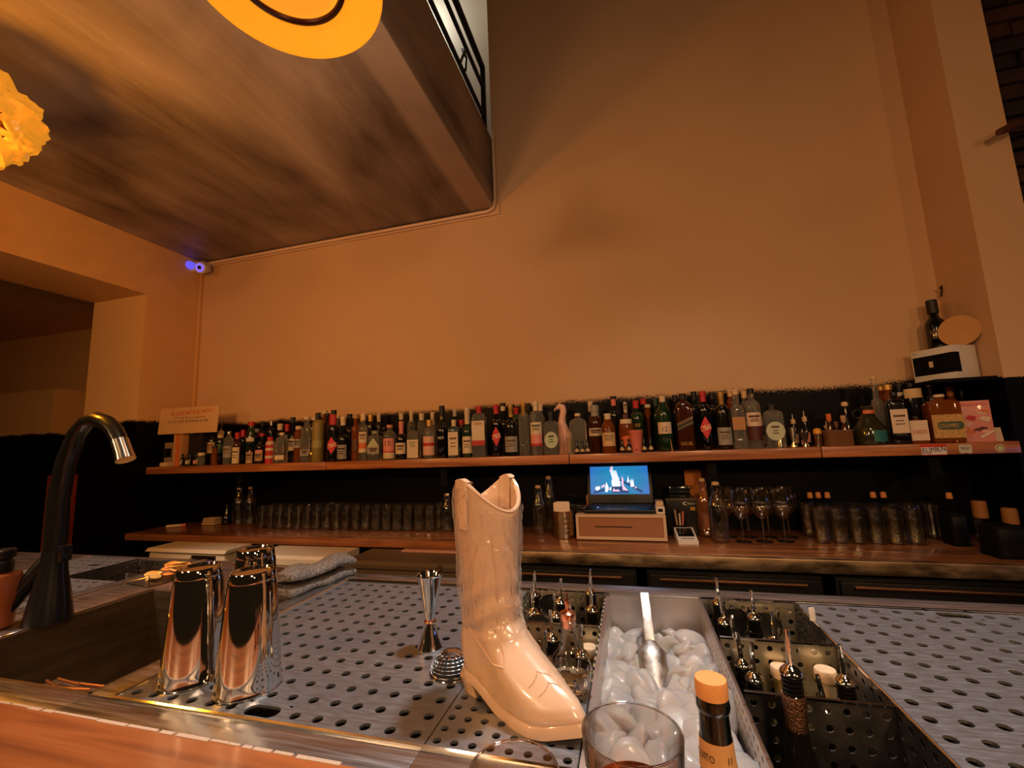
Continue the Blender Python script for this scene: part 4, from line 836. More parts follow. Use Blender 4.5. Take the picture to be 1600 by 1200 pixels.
BOTTLES = [
    (-2.738,2.29,0.026,0.254,0.155,0.012,0.026,'cyl','dark','cream',[(0.077,0.15,'tan')],None,'dark bottle with beige label near the left end; above the pear jar'),
    (-2.611,2.205,0.0173,0.122,0.109,0.0134,0.012,'pear','amber','dark',[],None,'small pear shaped amber jar at the left end of the shelf'),
    (-2.666,2.29,0.0299,0.221,0.143,0.016,0.047,'cyl','dark','cork',[(0.075,0.135,'dkgreen')],None,'dark bottle with pale collar and long pour spout; behind the pear jar'),
    (-2.499,2.205,0.0287,0.212,0.146,0.0115,0.016,'cyl','clear','steel',[(0.044,0.118,'grey')],None,'clear round shouldered bottle with grey label; left of the white arch label'),
    (-2.431,2.205,0.0248,0.201,0.115,0.0115,0.041,'cyl','brown','red',[(0.006,0.107,'cream')],None,'brown bottle with tall white label; third big bottle from the sign'),
    (-2.478,2.29,0.0277,0.221,0.145,0.0119,0.051,'cyl','dark','red',[],None,'dark bottle with red and pink neck foil; behind the tall white label'),
    (-2.411,2.29,0.0297,0.273,0.201,0.0158,0.029,'cone','green','red',[(0.142,0.167,'cream')],None,'green tapered bottle with red cap; behind the squat idol label'),
    (-2.323,2.205,0.0228,0.14,0.075,0.0095,0.012,'cyl','dark','dark',[(0.004,0.075,'tan')],None,'short dark bottle with stepped beige label; below the red capped green bottle'),
    (-2.462,2.375,0.0251,0.23,0.169,0.0164,0.026,'cyl','dark','cream',[],None,'dark bottle with white cap just right of the red capped green bottle'),
    (-2.249,2.205,0.0265,0.137,0.097,0.0114,0.016,'cyl','dark','dark',[(0.069,0.085,'pink'),(0.018,0.069,'tan')],None,'short dark bottle with pink topped beige label'),
    (-2.409,2.375,0.0269,0.276,0.184,0.0123,0.026,'cyl','dark','dark',[(0.176,0.197,'red')],None,'slim dark bottle in the back row left of the striped red bottle'),
    (-2.335,2.375,0.0285,0.276,0.198,0.0102,0.03,'cyl','dark','steel',[],None,'slim dark bottle rising behind the striped red bottle'),
    (-2.171,2.205,0.0264,0.162,0.118,0.0151,0.028,'cyl','cream','red',[(0.0,0.114,'red'),(0.078,0.094,'cream'),(0.031,0.047,'cream')],None,'cream and red striped bottle with red cap'),
    (-2.262,2.375,0.0244,0.255,0.178,0.0142,0.043,'cyl','dark','cream',[],None,'dark bottle with tall cream cap in the back row'),
    (-2.084,2.205,0.0301,0.186,0.138,0.0113,0.016,'sq','clear','cream',[(0.021,0.048,'cream')],None,'clear square bottle with white cap and narrow white label'),
    (-2.126,2.29,0.0215,0.242,0.16,0.0117,0.045,'cyl','dark','red',[(0.066,0.111,'tan')],None,'dark bottle with red foil neck beside the cream capped one'),
    (-2.082,2.29,0.0215,0.285,0.154,0.0117,0.033,'cyl','dark','dark',[(0.073,0.15,'cream')],None,'slim dark bottle with square cream label high on the body'),
    (-1.962,2.205,0.0244,0.22,0.165,0.015,0.02,'cyl','amber','cream',[(0.087,0.141,'grey')],None,'amber bottle with cream cap and grey label left of the pour spout'),
    (-1.902,2.205,0.0281,0.275,0.186,0.0168,0.016,'sq','clear','cream',[(0.039,0.077,'grey')],None,'tall clear square bottle with metal pour spout'),
    (-1.994,2.375,0.0241,0.284,0.217,0.0121,0.021,'cyl','dark','cream',[],None,'dark bottle with cream cap behind the frosted bottle'),
    (-1.82,2.205,0.0336,0.294,0.22,0.013,0.05,'cyl','frost','dark',[(0.082,0.128,'ltgreen')],None,'frosted yellow green bottle with dark neck'),
    (-1.911,2.375,0.0281,0.325,0.23,0.014,0.025,'cyl','amber','cream',[],None,'amber bottle with small cream cap in the back row behind the frosted bottle'),
    (-1.824,2.29,0.0251,0.295,0.215,0.0135,0.02,'cyl','brown','dark',[],None,'brown bottle with dark cap squeezed behind the first red diamond label'),
    (-1.711,2.205,0.0335,0.304,0.185,0.013,0.031,'cyl','dark','dark',[(0.215,0.277,'red'),(0.045,0.143,'diamond')],('CYNAR','cream',0.113,0.55),'black bottle with red diamond label; leftmost of three such bottles'),
    (-1.814,2.375,0.0239,0.287,0.2,0.012,0.02,'cyl','clear','cream',[],None,'clear bottle with cream cap behind the leftmost red diamond bottle'),
    (-1.645,2.205,0.0315,0.262,0.121,0.0129,0.053,'cyl','dark','cream',[(0.013,0.095,'grey')],None,'black bottle with square grey label; leftmost of three such bottles'),
    (-1.663,2.29,0.0268,0.282,0.172,0.0134,0.027,'cyl','dark','dark',[],None,'plain dark bottle with black cap right of the leftmost grey label'),
    (-1.558,2.205,0.0237,0.272,0.178,0.0129,0.026,'cyl','amber','tan',[(0.059,0.125,'brown')],None,'slim amber bottle with tan cap left of the arched label'),
    (-1.636,2.375,0.0256,0.289,0.2,0.0118,0.052,'cyl','clear','gold',[],None,'clear bottle with gold foil neck in the back row behind the arched label'),
    (-1.506,2.205,0.0273,0.273,0.175,0.011,0.041,'cyl','clear','cream',[(0.101,0.164,'cream'),(0.068,0.101,'orange'),(0.046,0.068,'cream')],None,'clear bottle with arched cream and orange label; left of the pale diamond'),
    (-1.572,2.375,0.0255,0.278,0.197,0.0138,0.044,'cyl','dark','gold',[],None,'dark bottle with gold foil neck behind the pale diamond label'),
    (-1.429,2.205,0.0363,0.168,0.124,0.0163,0.018,'sq','clear','grey',[(0.029,0.128,'diamondp'),(0.036,0.076,'grey')],None,'squat clear bottle with pale green diamond label'),
    (-1.513,2.375,0.0255,0.282,0.195,0.0098,0.052,'cyl','dark','cream',[],None,'dark bottle with cream foil neck behind the squat clear bottle'),
    (-1.334,2.205,0.0361,0.197,0.124,0.0144,0.015,'cyl','clear','pink',[(0.048,0.12,'pink'),(0.041,0.048,'red'),(0.008,0.041,'cream')],('16\n15','dark',0.109,0.5),'clear bottle with pink label bearing the number 1615'),
    (-1.424,2.29,0.0226,0.192,0.143,0.0113,0.015,'cyl','dark','dark',[],None,'dark bottle behind the pink 1615 label; left side'),
    (-1.357,2.375,0.0252,0.274,0.187,0.0116,0.039,'cyl','dark','cream',[],None,'dark bottle with pale neck rising behind the pink necked bottle'),
    (-1.26,2.205,0.0323,0.215,0.107,0.0108,0.08,'cyl','dark','pink',[(0.031,0.092,'cream')],None,'dark bottle with pink neck foil and cream label right of 1615'),
    (-1.288,2.375,0.0251,0.286,0.2,0.0096,0.07,'cyl','clear','cream',[],None,'clear bottle with cream foil neck behind the framed white label'),
    (-1.18,2.205,0.0339,0.175,0.132,0.0161,0.014,'sq','clear','dark',[(0.007,0.107,'cream')],('BOTS\nSON','dkgreen',0.096,0.5),'rectangular clear bottle with framed white label and green lettering'),
    (-1.219,2.375,0.0269,0.266,0.196,0.0134,0.043,'cyl','clear','cream',[],None,'clear bottle with white cap in the back row left of the floral label'),
    (-1.085,2.205,0.0355,0.214,0.135,0.0142,0.036,'cyl','clear','gold',[(0.086,0.121,'pinkc'),(0.068,0.086,'red'),(0.019,0.068,'pinkc')],None,'clear bottle with red and white floral label and gold cap'),
    (-1.147,2.375,0.0248,0.27,0.193,0.0095,0.077,'cyl','clear','cream',[],None,'clear bottle with long pale neck behind the floral label'),
    (-1.007,2.205,0.0335,0.288,0.146,0.0124,0.06,'bell','black','dark',[],('BULLDOG','cream',0.118,0.5),'glossy black bell shaped bottle with white lettering'),
    (-0.967,2.29,0.0222,0.277,0.189,0.0091,0.047,'cyl','dark','cream',[],None,'dark bottle with white foil neck behind the tall arched label'),
    (-0.937,2.205,0.0297,0.206,0.146,0.0105,0.042,'sq','blue','cream',[(0.014,0.139,'cream')],None,'pale blue green square bottle with tall arched cream label'),
    (-0.925,2.29,0.0188,0.209,0.165,0.0127,0.044,'cyl','dark','red',[],None,'dark bottle with red neck behind the green one'),
    (-0.858,2.205,0.0296,0.269,0.133,0.0122,0.091,'cyl','green','cream',[(0.022,0.112,'cream')],None,'dark green bottle with cream label and tall pale cap'),
    (-0.789,2.205,0.038,0.272,0.205,0.0121,0.038,'sq','clear','red',[(0.088,0.192,'cream'),(0.061,0.088,'red')],('LONDON','red',0.185,0.6),'clear square bottle with cream and red label and red cap'),
    (-0.691,2.205,0.0274,0.276,0.166,0.012,0.051,'cyl','black','red',[(0.054,0.156,'diamond')],('CYNAR','cream',0.125,0.6),'black bottle with red diamond label behind the straws; middle of three'),
    (-0.702,2.375,0.0239,0.297,0.171,0.0147,0.018,'cyl','dark','dark',[(0.252,0.278,'cream')],None,'black bottle with pale neck seal right of the middle red diamond'),
    (-0.61,2.205,0.0373,0.268,0.149,0.0102,0.064,'cyl','dark','gold',[(0.021,0.102,'grey')],None,'black bottle with grey label and gold foil neck; middle of three'),
    (-0.642,2.375,0.0219,0.286,0.212,0.0091,0.033,'cyl','dark','dark',[],None,'slim dark bottle right behind the middle grey label'),
    (-0.601,2.29,0.0245,0.259,0.196,0.0123,0.039,'cyl','green','red',[],None,'green bottle with red cap between grey label and clear bottle'),
    (-0.54,2.205,0.0286,0.279,0.192,0.0101,0.074,'cyl','clear','gold',[],None,'clear bottle without label and pale gold neck'),
    (-0.552,2.375,0.0235,0.287,0.215,0.0108,0.043,'cyl','dark','dark',[],None,'black necked bottle between two clear bottles'),
    (-0.474,2.205,0.0334,0.28,0.192,0.0117,0.05,'cyl','clear','cream',[(0.106,0.169,'cream'),(0.06,0.106,'pink'),(0.047,0.06,'red')],None,'clear bottle with cream; pink and red label'),
    (-0.482,2.375,0.0233,0.276,0.193,0.0107,0.036,'cyl','clear','cream',[],None,'clear bottle with cream cap behind the cream; pink and red label'),
    (-0.395,2.205,0.0379,0.221,0.142,0.0132,0.066,'sq','clear','dark',[(0.034,0.116,'oval')],None,'clear bottle with pale oval label and black cap; before the pink bird'),
    (-0.257,2.205,0.042,0.204,0.152,0.0129,0.013,'sq','clear','cream',[],None,'wide clear bottle with embossed front; right of the pink bird'),
    (-0.204,2.375,0.0207,0.276,0.179,0.0104,0.056,'cyl','dark','cream',[],None,'dark bottle with white neck left of the short wide decanter cap'),
    (-0.176,2.29,0.0398,0.247,0.15,0.0183,0.077,'cyl','brown','grey',[(0.087,0.127,'cream')],None,'brown bottle with broad glass stopper and cream band label'),
    (-0.108,2.205,0.0348,0.195,0.138,0.0142,0.029,'cone','amber','cream',[(0.034,0.1,'tanl')],('NIKKA\nDAYS','dark',0.091,0.7),'amber bottle with square cream label and cream cap'),
    (-0.077,2.29,0.0229,0.288,0.185,0.0131,0.013,'cyl','dark','dark',[(0.238,0.272,'pinkb')],None,'tall dark bottle with pink neck label behind the square cream label'),
    (-0.02,2.375,0.0202,0.275,0.169,0.0101,0.014,'cyl','dark','dark',[(0.203,0.261,'cream')],None,'dark bottle with white neck strip behind the orange round label'),
    (-0.021,2.205,0.0358,0.188,0.121,0.0125,0.019,'cyl','amber','brown',[(0.14,0.162,'cream'),(0.025,0.081,'orangeo')],None,'amber bottle with orange round label and brown cap'),
    (0.034,2.29,0.0321,0.258,0.163,0.0129,0.039,'cyl','green','red',[],('JEF','gold',0.14,0.6),'dark green bottle with red cap and gold lettering'),
    (0.074,2.375,0.0082,0.272,0.198,0.0133,0.03,'cyl','dark','red',[],None,'dark bottle with red cap above the pink cup'),
    (0.092,2.375,0.0088,0.241,0.163,0.0149,0.017,'cyl','amber','cream',[],None,'amber bottle with pale cork rising behind the pink cup'),
    (0.135,2.375,0.0197,0.269,0.178,0.0098,0.04,'cyl','green','green',[],None,'green necked bottle in the back row right of the pink cup'),
    (0.158,2.205,0.0348,0.265,0.175,0.0121,0.028,'bell','green','cream',[(0.083,0.138,'creamp')],('12','dark',0.116,0.35),'green glass bottle with cream label numbered 12'),
    (0.233,2.375,0.0194,0.282,0.189,0.0113,0.033,'cyl','dark','dark',[],None,'black capped bottle behind the slanted stripe label'),
    (0.251,2.205,0.0387,0.271,0.194,0.0134,0.028,'sq','brown','dark',[(0.091,0.161,'stripes')],('BLACK LABEL','gold',0.042,0.7),'square brown bottle with slanted dark label and gold lettering'),
    (0.326,2.375,0.0206,0.294,0.201,0.0111,0.043,'cyl','dark','dark',[],None,'black capped bottle left of the rightmost red diamond'),
    (0.341,2.205,0.0278,0.277,0.183,0.0117,0.051,'cyl','black','red',[(0.051,0.156,'diamond')],('CYNAR','cream',0.129,0.6),'black bottle with red diamond label; rightmost of three'),
    (0.41,2.375,0.0203,0.284,0.196,0.0109,0.036,'cyl','dark','dark',[],None,'black capped bottle right of the rightmost red diamond'),
    (0.419,2.205,0.0336,0.266,0.17,0.0101,0.078,'cyl','dark','gold',[(0.021,0.101,'grey')],None,'black bottle with large grey label and gold foil neck; rightmost of three'),
    (0.496,2.375,0.0199,0.291,0.223,0.0107,0.035,'cyl','amber','cork',[],None,'amber bottle with cork cap left of the tall clear decanter'),
    (0.482,2.205,0.0284,0.275,0.169,0.0142,0.024,'sq','clear','cork',[(0.087,0.145,'amberl')],None,'tall clear square decanter with cork stopper and amber label'),
    (0.559,2.375,0.0197,0.28,0.203,0.0106,0.035,'cyl','clear','cork',[],None,'clear bottle with beige cap behind the maroon label'),
    (0.547,2.205,0.0335,0.275,0.183,0.0126,0.024,'cyl','clear','dark',[(0.101,0.163,'creamp'),(0.037,0.101,'maroon')],None,'clear bottle with cream and maroon label and black cap'),
    (0.626,2.205,0.041,0.196,0.143,0.0178,0.023,'sq','clear','dark',[(0.034,0.117,'oval')],None,'broad clear bottle with pale oval label and white collar; beside the straw cup'),
    (1.073,2.29,0.023,0.302,0.175,0.0102,0.011,'cyl','clear','cork',[],None,'tall slim bottle with flared pale stopper; highest of the right group'),
    (1.135,2.375,0.0158,0.264,0.198,0.0092,0.021,'cyl','amber','gold',[],None,'amber bottle with gold cap right of the flared stopper; left of two'),
    (1.121,2.29,0.0202,0.261,0.192,0.0139,0.023,'cyl','amber','gold',[],None,'amber bottle with wide gold cap right of the flared stopper; right of two'),
    (1.097,2.205,0.0308,0.222,0.167,0.0108,0.016,'sq','dark','dark',[(0.046,0.146,'creamp')],None,'dark square bottle with lattice topped cream label in the right group'),
    (1.207,2.375,0.0194,0.27,0.209,0.0129,0.035,'cyl','dark','dark',[(0.214,0.229,'cream')],None,'black bottle with big black cap in the right group'),
    (1.206,2.29,0.0344,0.263,0.195,0.0098,0.017,'cyl','black','black',[(0.195,0.235,'tanl')],None,'wide black bottle with tan neck tag above the banner label'),
    (1.277,2.375,0.0164,0.265,0.198,0.0114,0.023,'cyl','clear','cork',[],None,'clear bottle with cork cap right of the wide black bottle'),
    (1.16,2.205,0.0312,0.115,0.096,0.0118,0.011,'sq','amber','dark',[(0.013,0.096,'creamp')],('LORETO','red',0.056,0.75),'low amber bottle with broad cream label and red banner'),
    (1.254,2.205,0.0527,0.2,0.158,0.0149,0.011,'sq','amber','cream',[(0.02,0.115,'goldl')],('COLOMBO','gold',0.078,0.6),'big square amber bottle with gold vine label and dark cartouche'),
    (1.275,2.29,0.0168,0.258,0.182,0.0084,0.014,'cyl','dark','gold',[],None,'dark bottle with round gold stopper right of the cork cap'),
    (1.348,2.375,0.0173,0.274,0.199,0.0136,0.026,'cyl','dark','red',[],None,'dark bottle with wide red cap behind the big square bottle'),
    (1.393,2.375,0.0183,0.245,0.173,0.011,0.046,'cyl','amber','amber',[],None,'amber necked bottle rising behind the pink box'),
    (1.434,2.375,0.0157,0.239,0.165,0.0072,0.034,'cyl','dark','dark',[],None,'slim dark bottle in the corner; farthest right of the row'),
]

# ------------------------------------------------------------------ bottles on the shelf
GLASS = {
 'clear': mat('clear_bottle_glass', (.96, .90, .76, 1), .02, trans=.93, ior=1.36),
 'dark': mat('dark_bottle', RGB(16, 13, 10), .12, coat=.4), 'black': mat('black_bottle', RGB(9, 9, 10), .10, coat=.5),
 'green': mat('green_bottle', RGB(24, 44, 20), .10, coat=.4), 'brown': mat('brown_bottle', RGB(74, 34, 14), .10, coat=.4, trans=.35),
 'amber': mat('amber_bottle', RGB(178, 96, 40), .06, trans=.7, ior=1.36), 'frost': mat('frosted_bottle', RGB(150, 128, 62), .42, trans=.25),
 'blue': mat('pale_blue_bottle', RGB(150, 176, 168), .05, trans=.9, ior=1.36), 'cream': mat('cream_can', RGB(196, 168, 130), .4)}
def C(n, *c, r=.5, m=0): return mat('paper_'+n, RGB(*c), r, m)
PAP = {'cream': C('cream', 206, 184, 150), 'creamp': C('pale_cream', 206, 178, 150), 'tan': C('tan', 176, 138, 92), 'tanl': C('light_tan', 200, 164, 112), 'grey': C('grey', 142, 134, 122), 'dkgreen': C('green', 44, 66, 46),
 'red': C('red', 176, 36, 36), 'pink': C('pink', 214, 132, 120), 'pinkc': C('pink_cream', 210, 160, 140), 'pinkb': C('rose', 204, 110, 96), 'ltgreen': C('lime', 150, 140, 84), 'brown': C('brown', 90, 50, 30),
 'orange': C('orange', 206, 104, 48), 'diamond': C('diamond_red', 200, 44, 54), 'diamondp': C('diamond_green', 168, 170, 132), 'oval': C('pale_green', 178, 182, 152), 'orangeo': C('round_orange', 200, 88, 40), 'stripes': C('dark_band', 20, 14, 14),
 'amberl': C('amber', 170, 116, 60), 'maroon': C('maroon', 70, 22, 20), 'goldl': mat('paper_gold_vine', RGB(176, 132, 66), .5, var=.45, vscale=(130, 130, 130)), 'gold': C('gold', 190, 146, 70, r=.35, m=.5), 'dark': C('dark', 22, 18, 18), 'cork': C('corky', 206, 168, 120),
 'bright': C('bright_cream', 246, 226, 180), 'steel': C('steel', 170, 166, 160, r=.25, m=1), 'amber': C('amber_cap', 150, 84, 40), 'black': C('black', 10, 10, 10), 'green': C('green_cap', 30, 64, 34)}
def label_mesh(kind, R, z0, z1, flat, frac=1.0):
    """paper label: arc on a round bottle or flat front on a square one; diamonds, ovals and slanted bands cut to shape"""
    half = R*(.92 if flat else 1.02)*frac; n = 12; vs = []; zc, hh = (z0+z1)/2, (z1-z0)/2
    if kind in ('diamond', 'diamondp'): half *= 1.04
    for i in range(n+1):
        t = -1+2*i/n; s_ = half*t; lo, hi = z0, z1
        if kind in ('diamond', 'diamondp'): k = max(.02, 1-abs(t)); lo, hi = zc-hh*k, zc+hh*k
        if kind in ('oval', 'orangeo'): k = sqrt(max(.003, 1-t*t)); lo, hi = zc-hh*k, zc+hh*k
        if kind == 'stripes': lo, hi = zc-hh*.55+hh*.45*t, zc+hh*.55+hh*.45*t
        for z in (lo, hi):
            vs.append((s_, -R-.0007, z) if flat else ((R+.0006)*sin(s_/R), -(R+.0006)*cos(s_/R), z))
    mb = MB(); mb.add(vs, [(2*i, 2*i+2, 2*i+3, 2*i+1) for i in range(n)]); return mb
def shelf_bottle(row):
    x, y, r, H, sh, nr, cl, shape, glass, cap, labs, txt, desc = row
    desc = desc.replace('; ', ', ')
    t = thing('bottle', desc, 'bottle', (x, y, 1.229), -atan2(x, y)*.45, 'bottles on the wall shelf')
    Hn = H-cl*.35; sh = min(sh, Hn-.03); rest = Hn-sh; flat = shape == 'sq'; prof = []; sq = []
    def P(rr, z, n=2): prof.append((rr, z)); sq.append(n)
    nb = 7 if flat else 2; rb = r if not flat else r*.98
    P(rb*.88, 0, nb); P(rb, .005, nb)
    if shape == 'pear':
        P(r*1.0, H*.22); P(r*.98, H*.45); P(r*.72, H*.68); P(nr*1.1, H*.82); P(nr, Hn)
    elif shape == 'cone':
        P(r, sh*.55); P(r*.97, sh*.8); P(r*.85, sh); 
        for k in range(1, 6): P(nr+(r*.85-nr)*(1-k/5)**1.3, sh+rest*.75*k/5)
        P(nr, Hn)
    else:
        ds = min(rest*(.85 if shape == 'bell' else .58), max(.02, r*(1.6 if shape == 'bell' else 1.15)))
        P(rb, sh*.5, nb); P(rb, sh, nb)
        for k in range(1, 8):
            q = k/7; e = cos(q*pi/2)**(.8 if shape != 'bell' else 1.25)
            P(nr+(rb-nr)*e, sh+ds*(q if shape == 'bell' else sin(q*pi/2)*.55+q*.45), (nb if q < .35 else (4 if q < .6 else 2)) if flat else 2)
        P(nr, Hn-.004); P(nr*1.12, Hn-.003); P(nr*1.12, Hn)
    MB().lathe(prof, 28 if flat else 22, sq=sq, a0=pi/28 if flat else 0).build('glass_body', GLASS[glass], t, sharp=40)
    c0 = H-cl; cr = nr*1.14+.0008
    MB().lathe([(cr, c0), (cr, H-.002), (cr*.9, H)] if cl < .022 else [(cr*.96, c0), (cr*.96, c0+cl*.55), (cr*1.05, c0+cl*.58), (cr*1.05, H-.002), (cr*.93, H)], 18).build('cap' if cl < .03 else 'neck_foil', PAP[cap], t)
    Rl = r*.985 if flat else r
    def rad_at(z):
        for (a, za), (b, zb_) in zip(prof, prof[1:]):
            if za <= z <= zb_: return a+(b-a)*(z-za)/max(1e-6, zb_-za)
        return r
    lab_o = None
    for (z0, z1, col) in labs:
        R = max(rad_at(z0), rad_at(z1)) if z0 > sh else (Rl if not shape == 'cone' else max(rad_at(z0), rad_at(z1)))
        over = .0003*labs.index((z0, z1, col))
        o = label_mesh(col, R+over, z0, z1, flat and z0 < sh).build('label', PAP[col], t, recalc=False)
        lab_o = lab_o or o
        W2 = R*.8
        if col in ('cream', 'creamp', 'grey', 'tan', 'oval', 'goldl') and z1-z0 > .035 and not txt:
            mb = MB(); zz = z1-(z1-z0)*.28
            for k in range(3):
                ww = W2*(.8, .55, .65)[k]*(.6 if col == 'oval' else 1); hz = .0022 if k else .0045; pts = []
                for i in range(7):
                    s_ = -ww+2*ww*i/6
                    for z in (zz-hz, zz+hz): pts.append((s_, -R-over-.0012, z) if flat and z0 < sh else ((R+over+.0011)*sin(s_/R), -(R+over+.0011)*cos(s_/R), z))
                mb.add(pts, [(2*i, 2*i+2, 2*i+3, 2*i+1) for i in range(6)]); zz -= (z1-z0)*(.2 if k == 0 else .14)
            mb.build('printed_lines', PAP[('dark', 'brown', 'maroon', 'dkgreen')[int(abs(x)*100) % 4]], o, recalc=False)
        if col == 'stripes':
            for dz in (-.24, .24, .42):
                g = label_mesh('stripes', R+over+.0005, (z0+z1)/2+(z1-z0)*dz-.004, (z0+z1)/2+(z1-z0)*dz+.004, True)
                zc_ = (z0+z1)/2; hh = (z1-z0)/2
                g.v = [(a, b, zc_+hh*2*dz*.55+hh*.45*(a/(R*.92))+(-.0008 if i % 2 == 0 else .0008)) for i, (a, b, c) in enumerate(g.v)]
                g.build('gold_line', PAP['gold'], o, recalc=False)
    if txt:
        body, col, zt, fr_ = txt; R = (Rl if flat else r)+.0016
        lines = body.count('\n')+1; W = 2*(R*.92)*fr_; tall = .030 if lines > 1 else (.016 if len(body) > 3 else .022)
        if body == 'CYNAR': tall, col, W = .026, 'bright', 2*R*.86
        if body == 'BULLDOG': col, tall = 'bright', .014
        if body == 'COLOMBO': MB().prism([(-R*.62+.008, zt-.024), (R*.62-.008+.012, zt-.024), (R*.62+.012, zt-.014), (R*.62+.012, zt-.002), (R*.62-.008+.012, zt+.008), (-R*.62+.008, zt+.008), (-R*.62, zt-.002), (-R*.62, zt-.014)], -R-.0002, -R+.0005).build('cartouche', PAP['dkgreen'], t)
        zt -= tall/2
        if body == 'CYNAR': zt = (labs[-1][0]+labs[-1][1])/2
        lettering(body, W, tall, PAP[col], t, zt, y=-R-.0004, R=None if flat else R, slant=.25 if body == 'CYNAR' else 0)
    return t
for row in BOTTLES: shelf_bottle(row)

SZ = 1.229
# left end: leaning sign, books, dark box, small bitters
sg = thing('sign', 'cream sign with red and black Spanish lettering at the left end of the shelf', 'sign', (-2.835, 2.190, 1.442), radians(6))
sg.rotation_euler = (radians(-4), 0, radians(8))
MB().box(-.218, .218, -.003, .003, 0, .176, .001).build('board', mat('sign_card', RGB(206, 162, 110), .28, coat=.5, bump=(.3, .01), vscale=(7, 7, 7)), sg)
lettering('EL QUE SALTA EL VACIO', .30, .030, REDI, sg, .137, y=-.0038, slant=.05, xoff=.02)
lettering('NO TE DEBE NADA, NI CONOCERTE', .23, .009, INK, sg, .104, y=-.0038, xoff=.01)
lettering('A LOS QUE SE PARAN A VER', .30, .019, INK, sg, .080, y=-.0038)
for k, (x, w_, m_, h_) in enumerate(((-2.945, .020, RGB(190, 140, 84), .2125), (-2.921, .020, RGB(206, 96, 36), .2118), (-2.893, .028, RGB(176, 124, 70), .2112))):
    b_ = thing('book', ('tan spined thin book under the sign, leftmost of three', 'orange spined book under the sign, middle of three', 'wide tan spined book under the sign, rightmost of three')[k], 'book', (x, 2.275, SZ), 0, 'books under the sign')
    cv = mat('book_cover_%s' % ('tan', 'orange', 'brown')[k], m_, .6); MB().box(-w_/2, w_/2, -.08, .08, 0, h_, .002).build('cover', cv, b_); MB().box(-w_/2+.003, w_/2-.003, -.076, .0805, .003, h_+.0004).build('pages', mat('pages', RGB(200, 180, 150), .8), b_)
tag(MB().box(-.055, .055, -.06, .06, 0, .2105, .004).build('bottle_carton', mat('dark_carton', RGB(26, 18, 14), .6), None, (-2.815, 2.290, SZ)), 'dark carton beside the books under the sign', 'box')
gb = thing('carton', 'small grey carton standing at the left wall end of the shelf', 'box', (-3.045, 2.28, SZ))
MB().box(-.035, .035, -.05, .05, 0, .16, .002).build('box_body', mat('grey_carton', RGB(136, 110, 84), .6), gb); MB().box(-.03, .03, -.0515, -.0505, .06, .12).build('printed_panel', MATTEB, gb)
tag(MB().box(-.032, .032, -.03, .03, 0, .028, .008).build('cloth_pad', mat('cream_pad', RGB(196, 170, 130), .8)), 'small cream pad lying at the left shelf end before the books', 'pad').location = (-2.965, 2.172, SZ)
for k, x in enumerate((-2.855, -2.822, -2.789, -2.757, -2.726)):
    d_ = ('leftmost of the five', 'second of the five from the left', 'middle of the five', 'fourth of the five, with pinkish label', 'rightmost of the five')[k]
    b_ = thing('bitters_bottle', 'tiny dark bitters bottle under the sign, '+d_, 'bottle', (x, 2.185+.012*(k % 2), SZ), 0, 'tiny bitters bottles by the sign')
    MB().lathe([(.0125, 0), (.0135, .003), (.0135, .045), (.006, .058), (.006, .066)], 16).build('glass_body', GLASS['dark'], b_); MB().lathe([(.0075, .064), (.0075, .076), (.006, .078)], 14).build('cap', PAP['dark'], b_)
    label_mesh('cream', .0136, .012, .036, False, .7).build('label', PAP[('tan', 'cream', 'grey', 'pink', 'tan')[k]], b_, recalc=False)
jr = thing('jar', 'small clear jar with cream lid beside the tiny bitters bottles', 'jar', (-2.690, 2.182, SZ))
MB().lathe([(.018, 0), (.020, .003), (.020, .055), (.016, .062), (.016, .066)], 22).build('glass_body', GLASS['clear'], jr); MB().lathe([(.0205, .064), (.0205, .080), (.019, .082)], 22).build('lid', PAP['cream'], jr)
# pour spouts on two bottles of the row
for (x, y, z, h, d_) in ((-2.666, 2.29, SZ+.221, .075, 'steel pour spout rising from the pale collared bottle at the left'), (-1.815, 2.205, SZ+.248, .035, 'steel pour spout on the tall clear square bottle')):
    s_ = thing('pour_spout', d_, 'pourer', (x, y, z)); MB().lathe([(.010, 0), (.011, .002), (.006, .008), (.004, .010)], 14).build('collar', CHROME, s_); MB().tube([(0, 0, .008), (.004, 0, .03), (.014, 0, h)], [.0036, .0032, .0026], 8).build('spout', CHROME, s_)
# straws bundle in a clear cup beside the red capped square bottle
st = thing('straw_cup', 'small clear cup holding a bundle of pale straws, before the middle red diamond bottle', 'cup', (-.300, 2.180, SZ))
MB().lathe([(.014, 0), (.019, .085), (.018, .085), (.013, .003)], 20, cap1=False).build('cup', GLASS['clear'], st)
for k in range(9): 
    a = k*.7; MB().tube([(.005*cos(a), .005*sin(a), .004), (.012*cos(a), .012*sin(a), .106+.004*(k % 3))], .0026, 6).build('straw', mat('pale_straw', RGB(204, 170, 136), .5), st)
sk_ = thing('stick_bundle', 'bundle of thin wooden sticks leaning between two bottles, left of the rightmost red diamond', 'sticks', (.172, 2.178, SZ))
for k in range(7): MB().tube([(-.010+.0035*k, .004*(k % 2), 0), (-.016+.0028*k, .006*(k % 2), .105+.003*(k % 3))], .0019, 5).build('stick', mat('bare_wood_stick', RGB(200, 150, 100), .6), sk_)
